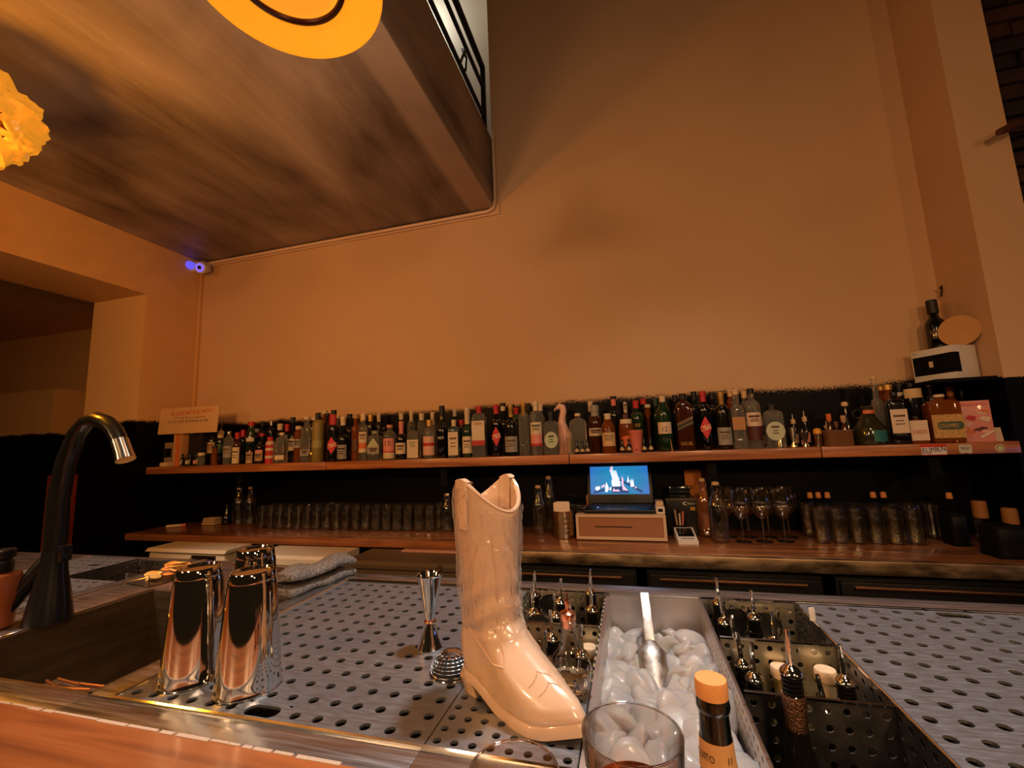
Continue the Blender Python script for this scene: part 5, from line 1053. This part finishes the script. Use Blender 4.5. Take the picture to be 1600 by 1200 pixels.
# pale pink bird figure behind the pale oval label
pb = thing('bird_figure', 'pale pink bird necked bottle cover standing behind the pale oval label bottle', 'figurine', (-.352, 2.30, SZ))
PNK = mat('pale_pink_ceramic', RGB(226, 176, 156), .4)
MB().tube([(.012, 0, 0), (.014, 0, .06), (.008, 0, .12), (-.002, 0, .165), (.004, 0, .20), (.010, 0, .225), (.006, 0, .246), (-.010, 0, .252), (-.024, 0, .245)], [.034, .035, .030, .022, .0175, .018, .019, .017, .010], 18).build('neck_body', PNK, pb)
MB().tube([(-.022, 0, .2455), (-.034, 0, .238), (-.040, 0, .228)], [.009, .0065, .002], 10).build('beak', PNK, pb)
# miniature bottles in front
MINI = [(-.289, 'first of the three minis before the wide embossed bottle'), (-.240, 'second of the three minis before the wide embossed bottle'), (-.192, 'third of three minis left of the square cream label'),
        (-.040, 'mini before the green bottle with gold lettering, left'), (-.001, 'mini before the green bottle with gold lettering, right'), (.062, 'left mini before the label numbered 12'), (.100, 'right mini before the label numbered 12')]
for x, d_ in [(-.264, MINI[0][1]), (-.237, MINI[1][1]), (-.210, MINI[2][1]), (-.046, MINI[3][1]), (-.014, MINI[4][1]), (.0565, MINI[5][1]), (.0865, MINI[6][1])]:
    b_ = thing('miniature_bottle', 'tiny dark bottle with strip label, '+d_, 'bottle', (x, 2.1655, SZ), 0, 'miniature bottles along the shelf edge')
    MB().lathe([(.0105, 0), (.0115, .003), (.0115, .032), (.005, .046), (.005, .056)], 14).build('glass_body', GLASS['black'], b_); MB().lathe([(.006, .054), (.006, .064), (.005, .066)], 12).build('cap', PAP['dark'], b_)
    label_mesh('cream', .0117, .012, .023, False, .9).build('label', PAP['tanl'], b_, recalc=False)
pc = thing('paper_cup', 'pink tapered cup standing before the bottles in the middle of the shelf', 'cup', (.0215, 2.178, SZ))
MB().lathe([(.022, 0), (.0225, .003), (.0335, .100), (.0352, .102), (.0352, .106), (.0325, .104), (.021, .006)], 28).build('cup', mat('pink_card', RGB(212, 116, 100), .55), pc)
lettering('807', .018, .009, PAP['dark'], pc, .012, R=.0250)
# the bar tools right of the broad clear bottle
bt = thing('steel_vase', 'steel hourglass jigger holding black straws and one shiny spoon, right group of the shelf', 'jigger', (.640, 2.195, SZ))
MB().lathe([(.022, 0), (.022, .002), (.009, .052), (.0095, .056), (.012, .060)], 26).build('cup', CHROME, bt)
for k in range(7): MB().tube([(.003*cos(k), .003*sin(k), .058), (-.028+.008*k, .006*sin(k*2), .128+.004*(k % 3))], .0022, 6).build('straw', BLACK, bt)
MB().tube([(.004, -.003, .058), (.016, -.004, .130)], [.0022, .003], 6).build('spoon', CHROME, bt)
def small_jigger(label, x, h, r1, m):
    t = thing('jigger', label, 'jigger', (x, 2.180, SZ), 0, 'small jiggers on the shelf')
    MB().lathe([(r1*.8, 0), (r1*.82, .002), (r1*.32, h*.26), (r1*.34, h*.30), (r1*.95, h), (r1*.88, h), (r1*.3, h*.4)], 24).build('cups', m, t); MB().torus(r1*.36, .0018, (0, 0, h*.28), 18, 6).build('waist_ring', m, t)
GOLDJ = mat('brass_steel', (.62, .50, .32, 1), .2, 1.0)
small_jigger('slim brass toned jigger, first right of the straw holder', .690, .088, .0175, GOLDJ); small_jigger('wide steel jigger, second right of the straw holder', .736, .066, .020, GOLDJ); small_jigger('small steel jigger, third right of the straw holder', .786, .056, .014, GOLDJ)
for k, (x, y, h, c) in enumerate(((.585, 2.27, .150, 'cream'), (.722, 2.255, .150, 'tan'), (.772, 2.265, .162, 'pink'), (.855, 2.262, .110, 'red'), (.752, 2.250, .080, 'pink'))):
    d_ = ('left of the straw holder', 'behind the wide steel jigger', 'tallest, behind the small steel jigger', 'behind the wicker basket', 'shortest, pinkish, between the jiggers')[k]
    b_ = thing('dasher_bottle', 'small dark dasher bottle with pale collar and thin spout, '+d_, 'bottle', (x, y, SZ), 0, 'small dasher bottles')
    MB().lathe([(.015, 0), (.016, .004), (.016, h*.45), (.008, h*.60), (.008, h*.72)], 18).build('glass_body', GLASS['dark'], b_); label_mesh('cream', .0162, h*.12, h*.38, False, .8).build('label', PAP[c], b_, recalc=False)
    MB().lathe([(.0095, h*.70), (.0098, h*.82), (.006, h*.84)], 14).build('collar', PAP['cork'], b_); MB().tube([(0, 0, h*.83), (.0, 0, h)], [.0026, .0014], 8).build('spout', PAP['cream'], b_)
lm = thing('lemon_squeezer', 'small jar with yellow lid beside the wicker basket', 'jar', (.806, 2.235, SZ))
MB().lathe([(.014, 0), (.015, .003), (.015, .055)], 18).build('glass_body', GLASS['amber'], lm); MB().lathe([(.016, .055), (.017, .068), (.012, .078), (.004, .081)], 18).build('lid', mat('yellow_lid', RGB(214, 146, 40), .4), lm)
bk = thing('wicker_basket', 'brown wicker basket with small bottles on the right half of the shelf', 'basket', (.872, 2.205, SZ))
WK = mat('wicker', RGB(120, 78, 44), .7)
for j in range(8):
    mb = MB(); P = []
    for k in range(41):
        a = 2*pi*k/40; q = 1/((abs(cos(a))**5+abs(sin(a))**5)**.2); o_ = .0016*(1 if (k+j) % 2 else -1); P.append(((.046+o_)*q*cos(a), (.030+o_)*q*sin(a), .005+.0085*j))
    mb.tube(P, .0042, 5, caps=False); mb.build('woven_row', WK, bk)
MB().box(-.042, .042, -.027, .027, 0, .004).build('basket_floor', WK, bk)
for k, (x, y, h, c) in enumerate(((.846, 2.205, .135, 'orange'), (.872, 2.210, .100, 'brown'), (.900, 2.205, .125, 'tan'))):
    b_ = thing('vial', ('small vial with wooden cap in the wicker basket, left', 'brown dropper vial in the wicker basket, middle', 'slim vial with tan stopper in the wicker basket, right')[k], 'bottle', (x, y, SZ+.0045), 0, 'vials in the wicker basket')
    MB().lathe([(.010, 0), (.011, .003), (.011, h*.62), (.006, h*.74), (.006, h*.80)], 16).build('glass_body', GLASS['brown'], b_); MB().lathe([(.0085, h*.78), (.010, h*.80), (.010, h), (.008, h+.002)], 14).build('cap', PAP[c], b_)
rs = thing('rosette_bottle', 'slim dark bottle with round wooden stopper behind the wicker basket', 'bottle', (.942, 2.275, SZ))
MB().lathe([(.018, 0), (.019, .004), (.019, .09), (.008, .125), (.007, .175)], 18).build('glass_body', GLASS['dark'], rs); MB().lathe([(.007, .172), (.013, .176), (.013, .188), (.009, .194)], 16).build('stopper', PAP['cork'], rs)
db = thing('squat_bottle', 'squat dark green bell bottle with teal label and rope handle, right half of the shelf', 'bottle', (1.000, 2.225, SZ))
MB().lathe([(.050, 0), (.056, .004), (.058, .02), (.058, .066), (.050, .084), (.034, .112), (.024, .132), (.021, .150), (.023, .156), (.023, .164), (.018, .168)], 32).build('glass_body', mat('olive_glass', RGB(44, 40, 20), .14, coat=.4), db)
label_mesh('cream', .0585, .014, .062, False, .55).build('label', mat('teal_label', RGB(44, 104, 96), .35), db, (0, 0, 0), (0, 0, .35), recalc=False)
label_mesh('cream', .0262, .134, .150, False, .9).build('neck_label', PAP['orange'], db, recalc=False)
MB().torus(.018, .003, (-.036, 0, .135), 20, 6, 'y').build('ear_handle', mat('olive_glass', None), db)
# pink box and white card at the right end
pk = thing('gift_box', 'pink printed box standing upright at the right end of the shelf', 'box', (1.352, 2.215, SZ), radians(-10))
MB().box(-.050, .050, -.040, .040, 0, .166, .002).build('box_body', mat('pink_box', RGB(206, 130, 116), .35, coat=.4), pk)
rr = random.Random(4)
for k in range(10):
    x, z = rr.uniform(-.034, .034), rr.uniform(.03, .135); w_, h_ = rr.uniform(.008, .02), rr.uniform(.005, .014)
    MB().prism([(x-w_, z), (x-w_*.3, z+h_), (x+w_, z+h_*.4), (x+w_*.5, z-h_)], -.0412-.0002*k, -.0405).build('print_patch', PAP[('red', 'pinkc', 'maroon', 'orange', 'cream')[k % 5]], pk)
MB().box(-.040, .040, -.0418, -.0405, .146, .158).build('print_band', PAP['pinkb'], pk)
MB().prism([(.002, .02), (.046, .046), (.049, .040), (.010, .014)], -.0435, -.0405).build('paper_strip', PAP['cream'], pk)
tag(MB().box(-.014, .014, -.001, .001, 0, .055).build('card', PAP['creamp'], None, (1.425, 2.20, SZ), (-.12, 0, 0)), 'small pale card leaning right of the pink box', 'card')
# corner ledge, white carton, black bottle and round card on top
tag(MB().box(1.25, 1.459, 2.20, 2.449, 1.478, 1.494, .003).build('corner_ledge', MATTEB), 'dark corner ledge above the right end of the bottle shelf', 'ledge')
wc = thing('display_carton', 'white carton with black window standing on the corner ledge', 'box', (1.362, 2.325, 1.494), radians(-66))
MB().box(-.082, .082, -.062, .062, 0, .145, .002).build('carton_body', WHITEP, wc)
MB().box(-.076, .078, -.0632, -.0622, .030, .115).build('black_window', MATTEB, wc)
MB().box(-.012, .004, -.0642, -.0632, .062, .088).build('small_label', PAP['creamp'], wc)
MB().box(.0782, .0835, -.0634, -.03, .030, .115).build('black_window', MATTEB, wc)
lettering('BTL', .014, .006, INK, wc, .132, y=-.0634, xoff=-.066)
bb = thing('black_bottle', 'big black bottle with pale vertical lettering on top of the white carton', 'bottle', (1.378, 2.365, 1.639), radians(-30))
MB().lathe([(.036, 0), (.038, .004), (.038, .115), (.034, .132), (.018, .152), (.016, .18)], 26).build('glass_body', GLASS['black'], bb); MB().lathe([(.0205, .172), (.0205, .232), (.018, .235)], 20).build('cap', PAP['dark'], bb)
lettering('LOW\nLEY', .040, .040, PAP['tan'], bb, .072, R=.0388)
tag(MB().lathe([(.068, -.0015), (.068, .0015)], 40).build('round_card', mat('tan_round_card', RGB(190, 138, 76), .6), None, (1.412, 2.285, 1.7075), (pi/2-.1, 0, radians(-42))), 'plain round tan card leaning against the black bottle on the white carton', 'card')
tag(MB().tube([(1.452, 2.42, 1.90), (1.452, 2.41, 1.93), (1.448, 2.40, 1.945), (1.440, 2.40, 1.935)], .004, 6).build('wall_hook', IRON), 'small dark hook in the right wall corner above the black bottle', 'hook')

# ------------------------------------------------------------------ things on the back counter
CZ = .825
def highball():
    t = thing('highball_glass', 'tall clear highball glass in the left block of glasses, front row', 'glass', (0, 0, CZ), 0, 'highball glasses on the left of the counter')
    MB().lathe([(.0275, 0), (.0295, .002), (.0318, .136), (.0314, .138), (.0303, .138), (.0300, .135), (.0280, .012), (.004, .010)], 26).build('glass_body', THIN, t); return t
hb = highball(); first = True
for j in range(3):
    for i in range(18):
        x = -2.285+i*.0685+.02*(j % 2); y = 2.275+j*.068
        if first: hb.location = (x, y, CZ); first = False
        else: dup(hb, (x, y, CZ), 0, ('tall clear highball glass in the left block of glasses, front row', 'tall clear highball glass in the left block of glasses, middle row', 'tall clear highball glass in the left block of glasses, back row')[j])
for j in range(4):
    for i in range(9):
        x = .755+i*.0665+.02*(j % 2); y = 2.185+j*.067
        if (j == 0 and i > 5) or x > 1.16+.1*(j > 1): continue
        dup(hb, (x, y, CZ), 0, ('dim clear highball glass in the right block of glasses, front row', 'dim clear highball glass in the right block of glasses, second row', 'dim clear highball glass in the right block of glasses, third row', 'dim clear highball glass in the right block of glasses, back row')[j], 'highball glasses on the right of the counter')
def wine_glass():
    t = thing('wine_glass', 'clear wine glass', 'glass', (0, 0, CZ), 0, 'wine glasses beside the clear bottles')
    MB().lathe([(.034, 0), (.034, .002), (.010, .006), (.0042, .014), (.0036, .085), (.006, .095), (.022, .108), (.036, .130), (.0415, .155), (.0400, .185), (.0335, .225), (.0327, .2255), (.0390, .185), (.0405, .155), (.0350, .131), (.021, .110), (.004, .099)], 32).build('glass_body', THIN, t); return t
wg = wine_glass()
for k, (x, y, d_) in enumerate(((.445, 2.170, 'front row, left'), (.530, 2.180, 'front row, middle'), (.615, 2.190, 'front row, right'), (.405, 2.262, 'second row, leftmost'), (.490, 2.266, 'second row, second from left'), (.575, 2.270, 'second row, third from left'), (.66, 2.28, 'second row, rightmost'))):
    lb = 'clear stemmed wine glass among seven, '+d_
    if k == 0: wg.location = (x, y, CZ); wg['label'] = lb
    else: dup(wg, (x, y, CZ), 0, lb)
def swing(label, x, y, r, h, m='clear', liquid=0):
    t = thing('swing_top_bottle', label, 'bottle', (x, y, CZ), 0, 'clear swing top bottles on the counter')
    MB().lathe([(r*.9, 0), (r, .005), (r, h*.56), (r*.96, h*.62), (r*.62, h*.74), (r*.36, h*.84), (r*.34, h*.92), (r*.40, h*.925), (r*.40, h*.945)], 26).build('glass_body', THIN, t)
    MB().lathe([(r*.34, h*.94), (r*.40, h*.95), (r*.40, h*.985), (r*.25, h)], 16).build('stopper', PAP['cork'], t)
    MB().tube([(-r*.46, 0, h*.80), (-r*.5, -.004, h*.9), (-r*.34, -.004, h*.985), (r*.34, -.004, h*.985), (r*.5, -.004, h*.9), (r*.46, 0, h*.80)], .0014, 5).build('wire_bail', CHROME, t)
swing('clear swing top bottle at the left before the highball glasses, left of two', -2.590, 2.385, .036, .245); swing('clear swing top bottle at the left beside the highball glasses, right of two', -2.505, 2.395, .036, .245)
swing('clear stoppered bottle left of the boot top, left of three', -1.020, 2.280, .029, .205); swing('clear stoppered bottle left of the boot top, middle of three', -.955, 2.310, .029, .225); swing('tall clear stoppered bottle left of the boot top, right of three', -.900, 2.350, .030, .262)
swing('clear bottle right of the boot beside the napkin holder', -.492, 2.262, .036, .246); swing('taller clear bottle behind the one right of the boot', -.452, 2.355, .036, .285)
swing('large clear swing top bottle before the orange panel, left of two', .310, 2.262, .033, .270, 'clear'); swing('large clear swing top bottle beside the wine glasses, right of two', .352, 2.170, .040, .262, 'clear')
nh = thing('napkin_holder', 'perforated steel cup full of white paper napkins left of the cash drawer', 'napkin holder', (-.356, 2.190, CZ))
SATIN = mat('satin_cup_steel', (.52, .44, .36, 1), .22, 1.0, rvar=.06, vscale=(4, 4, 90))
MB().lathe([(.050, 0), (.0525, .003), (.0525, .128), (.0535, .131), (.0515, .131), (.0505, .126), (.0505, .006)], 40).build('cup', SATIN, nh)
mb = MB()
for rr_ in range(4):
    for cc_ in (-1, 1):
        for q in range(4):
            a = -pi/2+cc_*(.45+.16*q)-.18; z = .030+.022*rr_; mb.lathe([(.0030, 0), (.0030, .0012)], 8)
            n_ = 16; vv = mb.v[-n_:]; mb.v[-n_:] = [((.0524+p[2])*cos(a)-p[0]*sin(a), (.0524+p[2])*sin(a)+p[0]*cos(a), z+p[1]) for p in vv]
mb.build('punched_dots', VOID, nh)
for k in range(6): MB().box(-.040+.002*k, .040-.002*k, -.030+.011*k-.004, -.030+.011*k+.004, .010, .172-.003*(k % 3), .002).build('napkin', mat('white_napkin', RGB(226, 206, 188), .8), nh)
bcn = thing('bar_caddy', 'black caddy with a steel cone cup behind the napkin holder', 'caddy', (-.330, 2.350, CZ))
MB().box(-.055, .055, -.045, .045, 0, .14, .006).build('caddy_body', BLACK, bcn); MB().lathe([(.006, .140), (.03, .185), (.031, .186), (.029, .186)], 24, cx=0).build('cone_cup', CHROME, bcn)
wr_ = thing('wooden_paddle', 'pale rounded wooden paddle standing behind the left of the laptop', 'paddle', (-.232, 2.405, CZ))
pl = [(-.026, 0), (.026, 0), (.026, .15)]+[(.026*cos(a), .165+.026*sin(a)) for a in [pi*k/10 for k in range(11)]]+[(-.026, .15)]
MB().prism(pl, -.006, .006).build('blade', mat('pale_wood', RGB(196, 140, 92), .5), wr_)
# cash drawer, laptop, card printer
cd = thing('cash_drawer', 'beige cash drawer with a dark slot under the laptop', 'cash drawer', (-.078, 2.285, CZ), radians(0))
cd.rotation_euler = (0, 0, radians(-1))
FRM = mat('drawer_frame', RGB(206, 178, 148), .45)
MB().box(-.205, .205, -.150, .150, .006, .120, .004).build('case', FRM, cd)
fb_ = MB().box(-.205, .205, -.158, -.150, .006, .020).box(-.205, .205, -.158, -.150, .108, .120).box(-.205, -.192, -.158, -.150, .020, .108).box(.192, .205, -.158, -.150, .020, .108).build('front_frame', FRM, cd)
dr = MB().box(-.1905, .1905, -.1545, -.150, .0215, .1065).build('drawer_front', mat('drawer_tan', RGB(158, 108, 76), .5), cd)
MB().box(-.115, .055, -.1555, -.1543, .062, .0665).build('slot', VOID, dr)
for x in (-.18, .18):
    for y in (-.12, .12): MB().lathe([(.012, 0), (.012, .006)], 12, cx=x, cy=y).build('foot', BLACK, cd)
lp = thing('laptop', 'open black laptop showing a blue tinted log fire on the cash drawer', 'laptop', (-.080, 2.235, CZ+.1205))
LB = mat('laptop_black', RGB(20, 19, 19), .4)
MB().box(-.165, .165, -.088, .125, 0, .018, .004).build('base', LB, lp)
KB = mat('key_black', RGB(30, 34, 46), .4)
mb = MB()
for j in range(5):
    for i in range(15): mb.box(-.148+i*.0198, -.148+i*.0198+.0168, -.010+j*.0205, -.010+j*.0205+.017, .018, .0200)
mb.build('keyboard', KB, lp)
MB().box(-.055, .035, -.078, -.018, .0180, .0186).build('touchpad', mat('touchpad_grey', RGB(52, 54, 66), .35), lp)
MB().lathe([(.0035, 0), (.0035, .001)], 12, -.105, -.010, .0182).build('power_light', mat('power_led', RGB(160, 180, 255), .3, emit=RGB(150, 170, 255), estr=3), lp)
lid = MB().box(-.165, .165, -.004, .004, 0, .200, .003).build('lid', LB, lp, (0, .128, .018), (radians(-14), 0, 0))
def scr(name, poly, col, e, dy): 
    o = MB().prism(poly, -.0046-dy, -.0042-dy).build(name, mat('screen_'+name+str(int(col[2]*1000))+str(int(col[0]*999)), col, .3, emit=col, estr=e), lid); return o
scm = bpy.data.materials.new('screen_glow'); scm.use_nodes = True; nt = scm.node_tree; b_ = nt.nodes['Principled BSDF']; b_.inputs['Base Color'].default_value = (0, 0, 0, 1); b_.inputs['Roughness'].default_value = .25
tcn = nt.nodes.new('ShaderNodeTexCoord'); sx = nt.nodes.new('ShaderNodeSeparateXYZ'); nt.links.new(tcn.outputs['Object'], sx.inputs[0])
def nmath(op, a, b2):
    x = nt.nodes.new('ShaderNodeMath'); x.operation = op
    for i, v in enumerate((a, b2)):
        if isinstance(v, (int, float)): x.inputs[i].default_value = v
        else: nt.links.new(v, x.inputs[i])
    return x.outputs[0]
rad = nmath('SQRT', nmath('ADD', nmath('POWER', nmath('MULTIPLY', sx.outputs[0], 5.2), 2.0), nmath('POWER', nmath('MULTIPLY', nmath('SUBTRACT', sx.outputs[2], .115), 7.5), 2.0)), 0.0)
rp = nt.nodes.new('ShaderNodeValToRGB'); rp.color_ramp.elements[0].position = .15; rp.color_ramp.elements[0].color = RGB(30, 140, 190); rp.color_ramp.elements[1].position = .95; rp.color_ramp.elements[1].color = RGB(50, 110, 196)
e2 = rp.color_ramp.elements.new(.55); e2.color = RGB(34, 128, 176)
nt.links.new(rad, rp.inputs[0]); nt.links.new(rp.outputs[0], b_.inputs['Emission Color']); b_.inputs['Emission Strength'].default_value = 1.0
MB().box(-.150, .150, -.0046, -.0041, .046, .192).build('screen', scm, lid)
LOG = RGB(24, 62, 120); FLM = RGB(210, 226, 250); FPK = RGB(226, 190, 226)
scr('log', [(-.140, .058), (-.02, .088), (-.015, .079), (-.13, .050)], LOG, .8, .0005); scr('log', [(.00, .118), (.008, .125), (.118, .062), (.110, .052)], LOG, .8, .0009); scr('log', [(-.04, .052), (-.035, .086), (.03, .088), (.05, .052)], LOG, .8, .0004)
scr('flame', [(-.036, .085), (-.040, .110), (-.034, .128), (-.042, .160), (-.046, .172), (-.036, .188), (-.026, .190), (-.030, .176), (-.018, .166), (-.012, .172), (-.004, .140), (.006, .120), (.006, .086)], FLM, 1.0, .0007)
scr('flame', [(-.048, .166), (-.040, .190), (-.028, .192), (-.034, .172)], FPK, .9, .0011)
scr('flame', [(-.075, .060), (-.072, .090), (-.066, .110), (-.058, .092), (-.054, .074), (-.064, .056)], FLM, 1.0, .0008); scr('flame', [(-.126, .072), (-.122, .086), (-.100, .088), (-.100, .074), (-.114, .064)], FLM, 1.0, .0009)
scr('flame', [(-.094, .080), (-.092, .090), (-.074, .098), (-.076, .084)], FPK, 1.0, .0010)
scr('flame', [(.018, .066), (.012, .098), (.014, .124), (.018, .142), (.024, .120), (.022, .092), (.044, .064)], FPK, 1.0, .0012); scr('flame', [(.040, .104), (.048, .142), (.054, .110)], FLM, 1.0, .0013); scr('flame', [(.058, .082), (.056, .118), (.062, .112), (.064, .128), (.070, .112), (.074, .126), (.076, .084)], FLM, 1.0, .0013)
scr('flame', [(-.036, .060), (-.028, .078), (-.020, .066), (-.008, .072), (.004, .060)], FPK, .8, .0014); scr('flame', [(-.052, .066), (-.050, .082), (-.040, .082), (-.042, .068)], FLM, .9, .0014); scr('flame', [(.076, .074), (.082, .086), (.090, .078)], FPK, .8, .0014)
pr = thing('card_printer', 'small white receipt printer at the right of the laptop on the cash drawer', 'printer', (.105, 2.205, CZ+.1205))
MB().box(-.020, .020, -.055, .050, 0, .032, .004).build('body', WHITEP, pr); MB().box(-.017, .017, -.03, .050, .032, .052, .004).build('top', FRM, pr); MB().box(-.010, .010, -.0565, -.055, .010, .024).build('lens', BLACK, pr)
tag(MB().box(-.022, .022, -.03, .03, 0, .010, .003).build('phone', BLACK, None, (-.262, 2.21, CZ+.1205)), 'small black phone at the left end of the cash drawer', 'phone')
# black appliance with logo, pens, card terminal
bx = thing('black_appliance', 'black boxy appliance with a white crescent logo right of the cash drawer', 'appliance', (.208, 2.335, CZ))
MB().box(-.070, .070, -.06, .07, 0, .176, .006).build('body', BLACK, bx); MB().box(-.070, .070, -.061, -.060, .166, .172).build('trim_line', mat('grey_trim', RGB(80, 60, 40), .5), bx)
MB().box(-.05, .05, -.05, .06, .176, .232, .012).build('top_tank', mat('dark_tank', RGB(12, 22, 18), .15, coat=.5), bx)
P = [(.012*cos(a)+.020, .150+.008*sin(a)) for a in [radians(60+24*k) for k in range(11)]]; P2 = [(.008*cos(a)+.022, .150+.0055*sin(a)) for a in [radians(300-24*k) for k in range(11)]]
MB().prism(P+P2, -.0622, -.060).build('logo', WHITEP, bx); lettering('Hilooer', .034, .009, WHITEP, bx, .150, y=-.0615, xoff=.047)
MB().box(.040, .062, -.0615, -.060, .118, .134).build('badge', PAP['gold'], bx)
ph = thing('pen_cup', 'black cup with pens in front of the black appliance', 'cup', (.190, 2.228, CZ))
MB().lathe([(.020, 0), (.021, .003), (.022, .060), (.020, .060), (.019, .006)], 20).build('cup', MATTEB, ph)
for k, (dx, c, h) in enumerate(((-.012, 'tan', .128), (.002, 'cream', .112), (.014, 'pinkb', .120), (.008, 'dark', .13))): MB().tube([(dx*.6, 0, .005), (dx*1.4, .004*(k-1), h)], .0042, 8).build('pen', PAP[c], ph)
ct = thing('card_terminal', 'white card terminal with dark screen lying before the pens', 'card terminal', (.205, 2.150, CZ), radians(4))
bm_ = MB().prism([(-.055, 0), (.055, 0), (.055, .052), (-.055, .014)], -.042, .042, 'yz').build('body', WHITEP, ct)
sl = math.atan2(.038, .11)
MB().box(-.034, .034, -.020, .050, 0, .0012).build('screen', mat('terminal_screen', RGB(18, 14, 14), .1, coat=.6), ct, (0, .0, .0333), (sl, 0, 0))
MB().box(-.026, .026, -.0015, .0015, 0, .0012).build('card_slot', PAP['brown'], ct, (0, -.036, .0209), (sl, 0, 0))
tag(MB().box(-.050, .050, -.006, .006, 0, .300, .003).build('orange_panel', mat('orange_board', RGB(206, 120, 40), .6), None, (.300, 2.425, CZ)), 'orange wooden panel standing against the wall behind the swing top bottles', 'panel')
# left end odds
cl = thing('folded_cloth', 'small folded beige cloth at the left of the counter', 'cloth', (-2.800, 2.375, CZ))
MB().box(-.055, .055, -.035, .035, 0, .016, .007).box(-.052, .050, -.033, .033, .0165, .032, .007).box(-.048, .052, -.032, .030, .0325, .046, .007).build('cloth_layers', mat('beige_cloth', RGB(176, 146, 110), .9), cl)
dbt = thing('dropper_bottle', 'small dark bottle behind the folded beige cloth at the left', 'bottle', (-2.700, 2.395, CZ))
MB().lathe([(.028, 0), (.030, .004), (.030, .05), (.012, .080), (.010, .105)], 20).build('glass_body', GLASS['black'], dbt); MB().lathe([(.012, .10), (.012, .128), (.008, .132)], 16).build('cap', PAP['dark'], dbt)
mk = thing('marker', 'pale marker pen lying at the left end of the counter', 'pen', (-2.985, 2.265, CZ+.009), radians(30))
MB().tube([(-.05, 0, 0), (.035, 0, 0)], .0088, 10).build('barrel', PAP['cream'], mk); MB().tube([(.035, 0, 0), (.062, 0, 0)], .0095, 10).build('cap', PAP['pinkb'], mk)
# right end: dark boxes, tan cups, jars
for k, (x, y, w_, d_, h_, lb) in enumerate(((1.225, 2.195, .027, .035, .125, 'upright black box right of the dim glasses'), (1.262, 2.020, .043, .045, .112, 'large black box at the right end of the counter'))):
    t = thing('black_box', lb, 'box', (x, y, CZ)); MB().box(-w_, w_, -d_, d_, 0, h_, .004).build('case', MATTEB, t); MB().box(-w_*.8, w_*.8, -d_-.002, -d_, h_*.1, h_*.9, .001).build('front_panel', BLACK, t)
TANC = mat('tan_cup', RGB(206, 132, 70), .6)
ALLC = [(.800, 2.40), (.836, 2.405), (.872, 2.40), (1.055, 2.40), (1.095, 2.40), (1.318, 2.36)]
for k, (x, y) in enumerate(ALLC):
    t = thing('stoppered_flask', 'slim clear flask with tan stopper behind the dim glasses, '+('first', 'second', 'third', 'fourth', 'fifth', 'sixth')[k]+' from the left', 'bottle', (x, y, CZ), 0, 'flasks with tan stoppers')
    MB().lathe([(.014, 0), (.0155, .003), (.0155, .12), (.009, .145), (.009, .160)], 16).build('glass_body', CLEAR, t); MB().lathe([(.0085, .156), (.0125, .160), (.011, .170), (.0105, .180), (.008, .184)], 16).build('stopper', TANC, t)
for k, (x, y, h) in enumerate(((1.345, 2.24, .165), (1.400, 2.18, .145))):
    t = thing('amber_jar', ('taller tan jar near the right end of the counter', 'shorter tan jar at the far right end of the counter')[k], 'jar', (x, y, CZ), 0, 'tan jars')
    MB().lathe([(.022, 0), (.024, .003), (.024, h*.55), (.020, h*.62)], 20).build('glass_body', CLEAR, t); MB().lathe([(.0225, h*.60), (.0235, h*.64), (.0225, h*.98), (.020, h)], 20).build('lid', mat('tan_lid', RGB(140, 92, 44), .6), t)
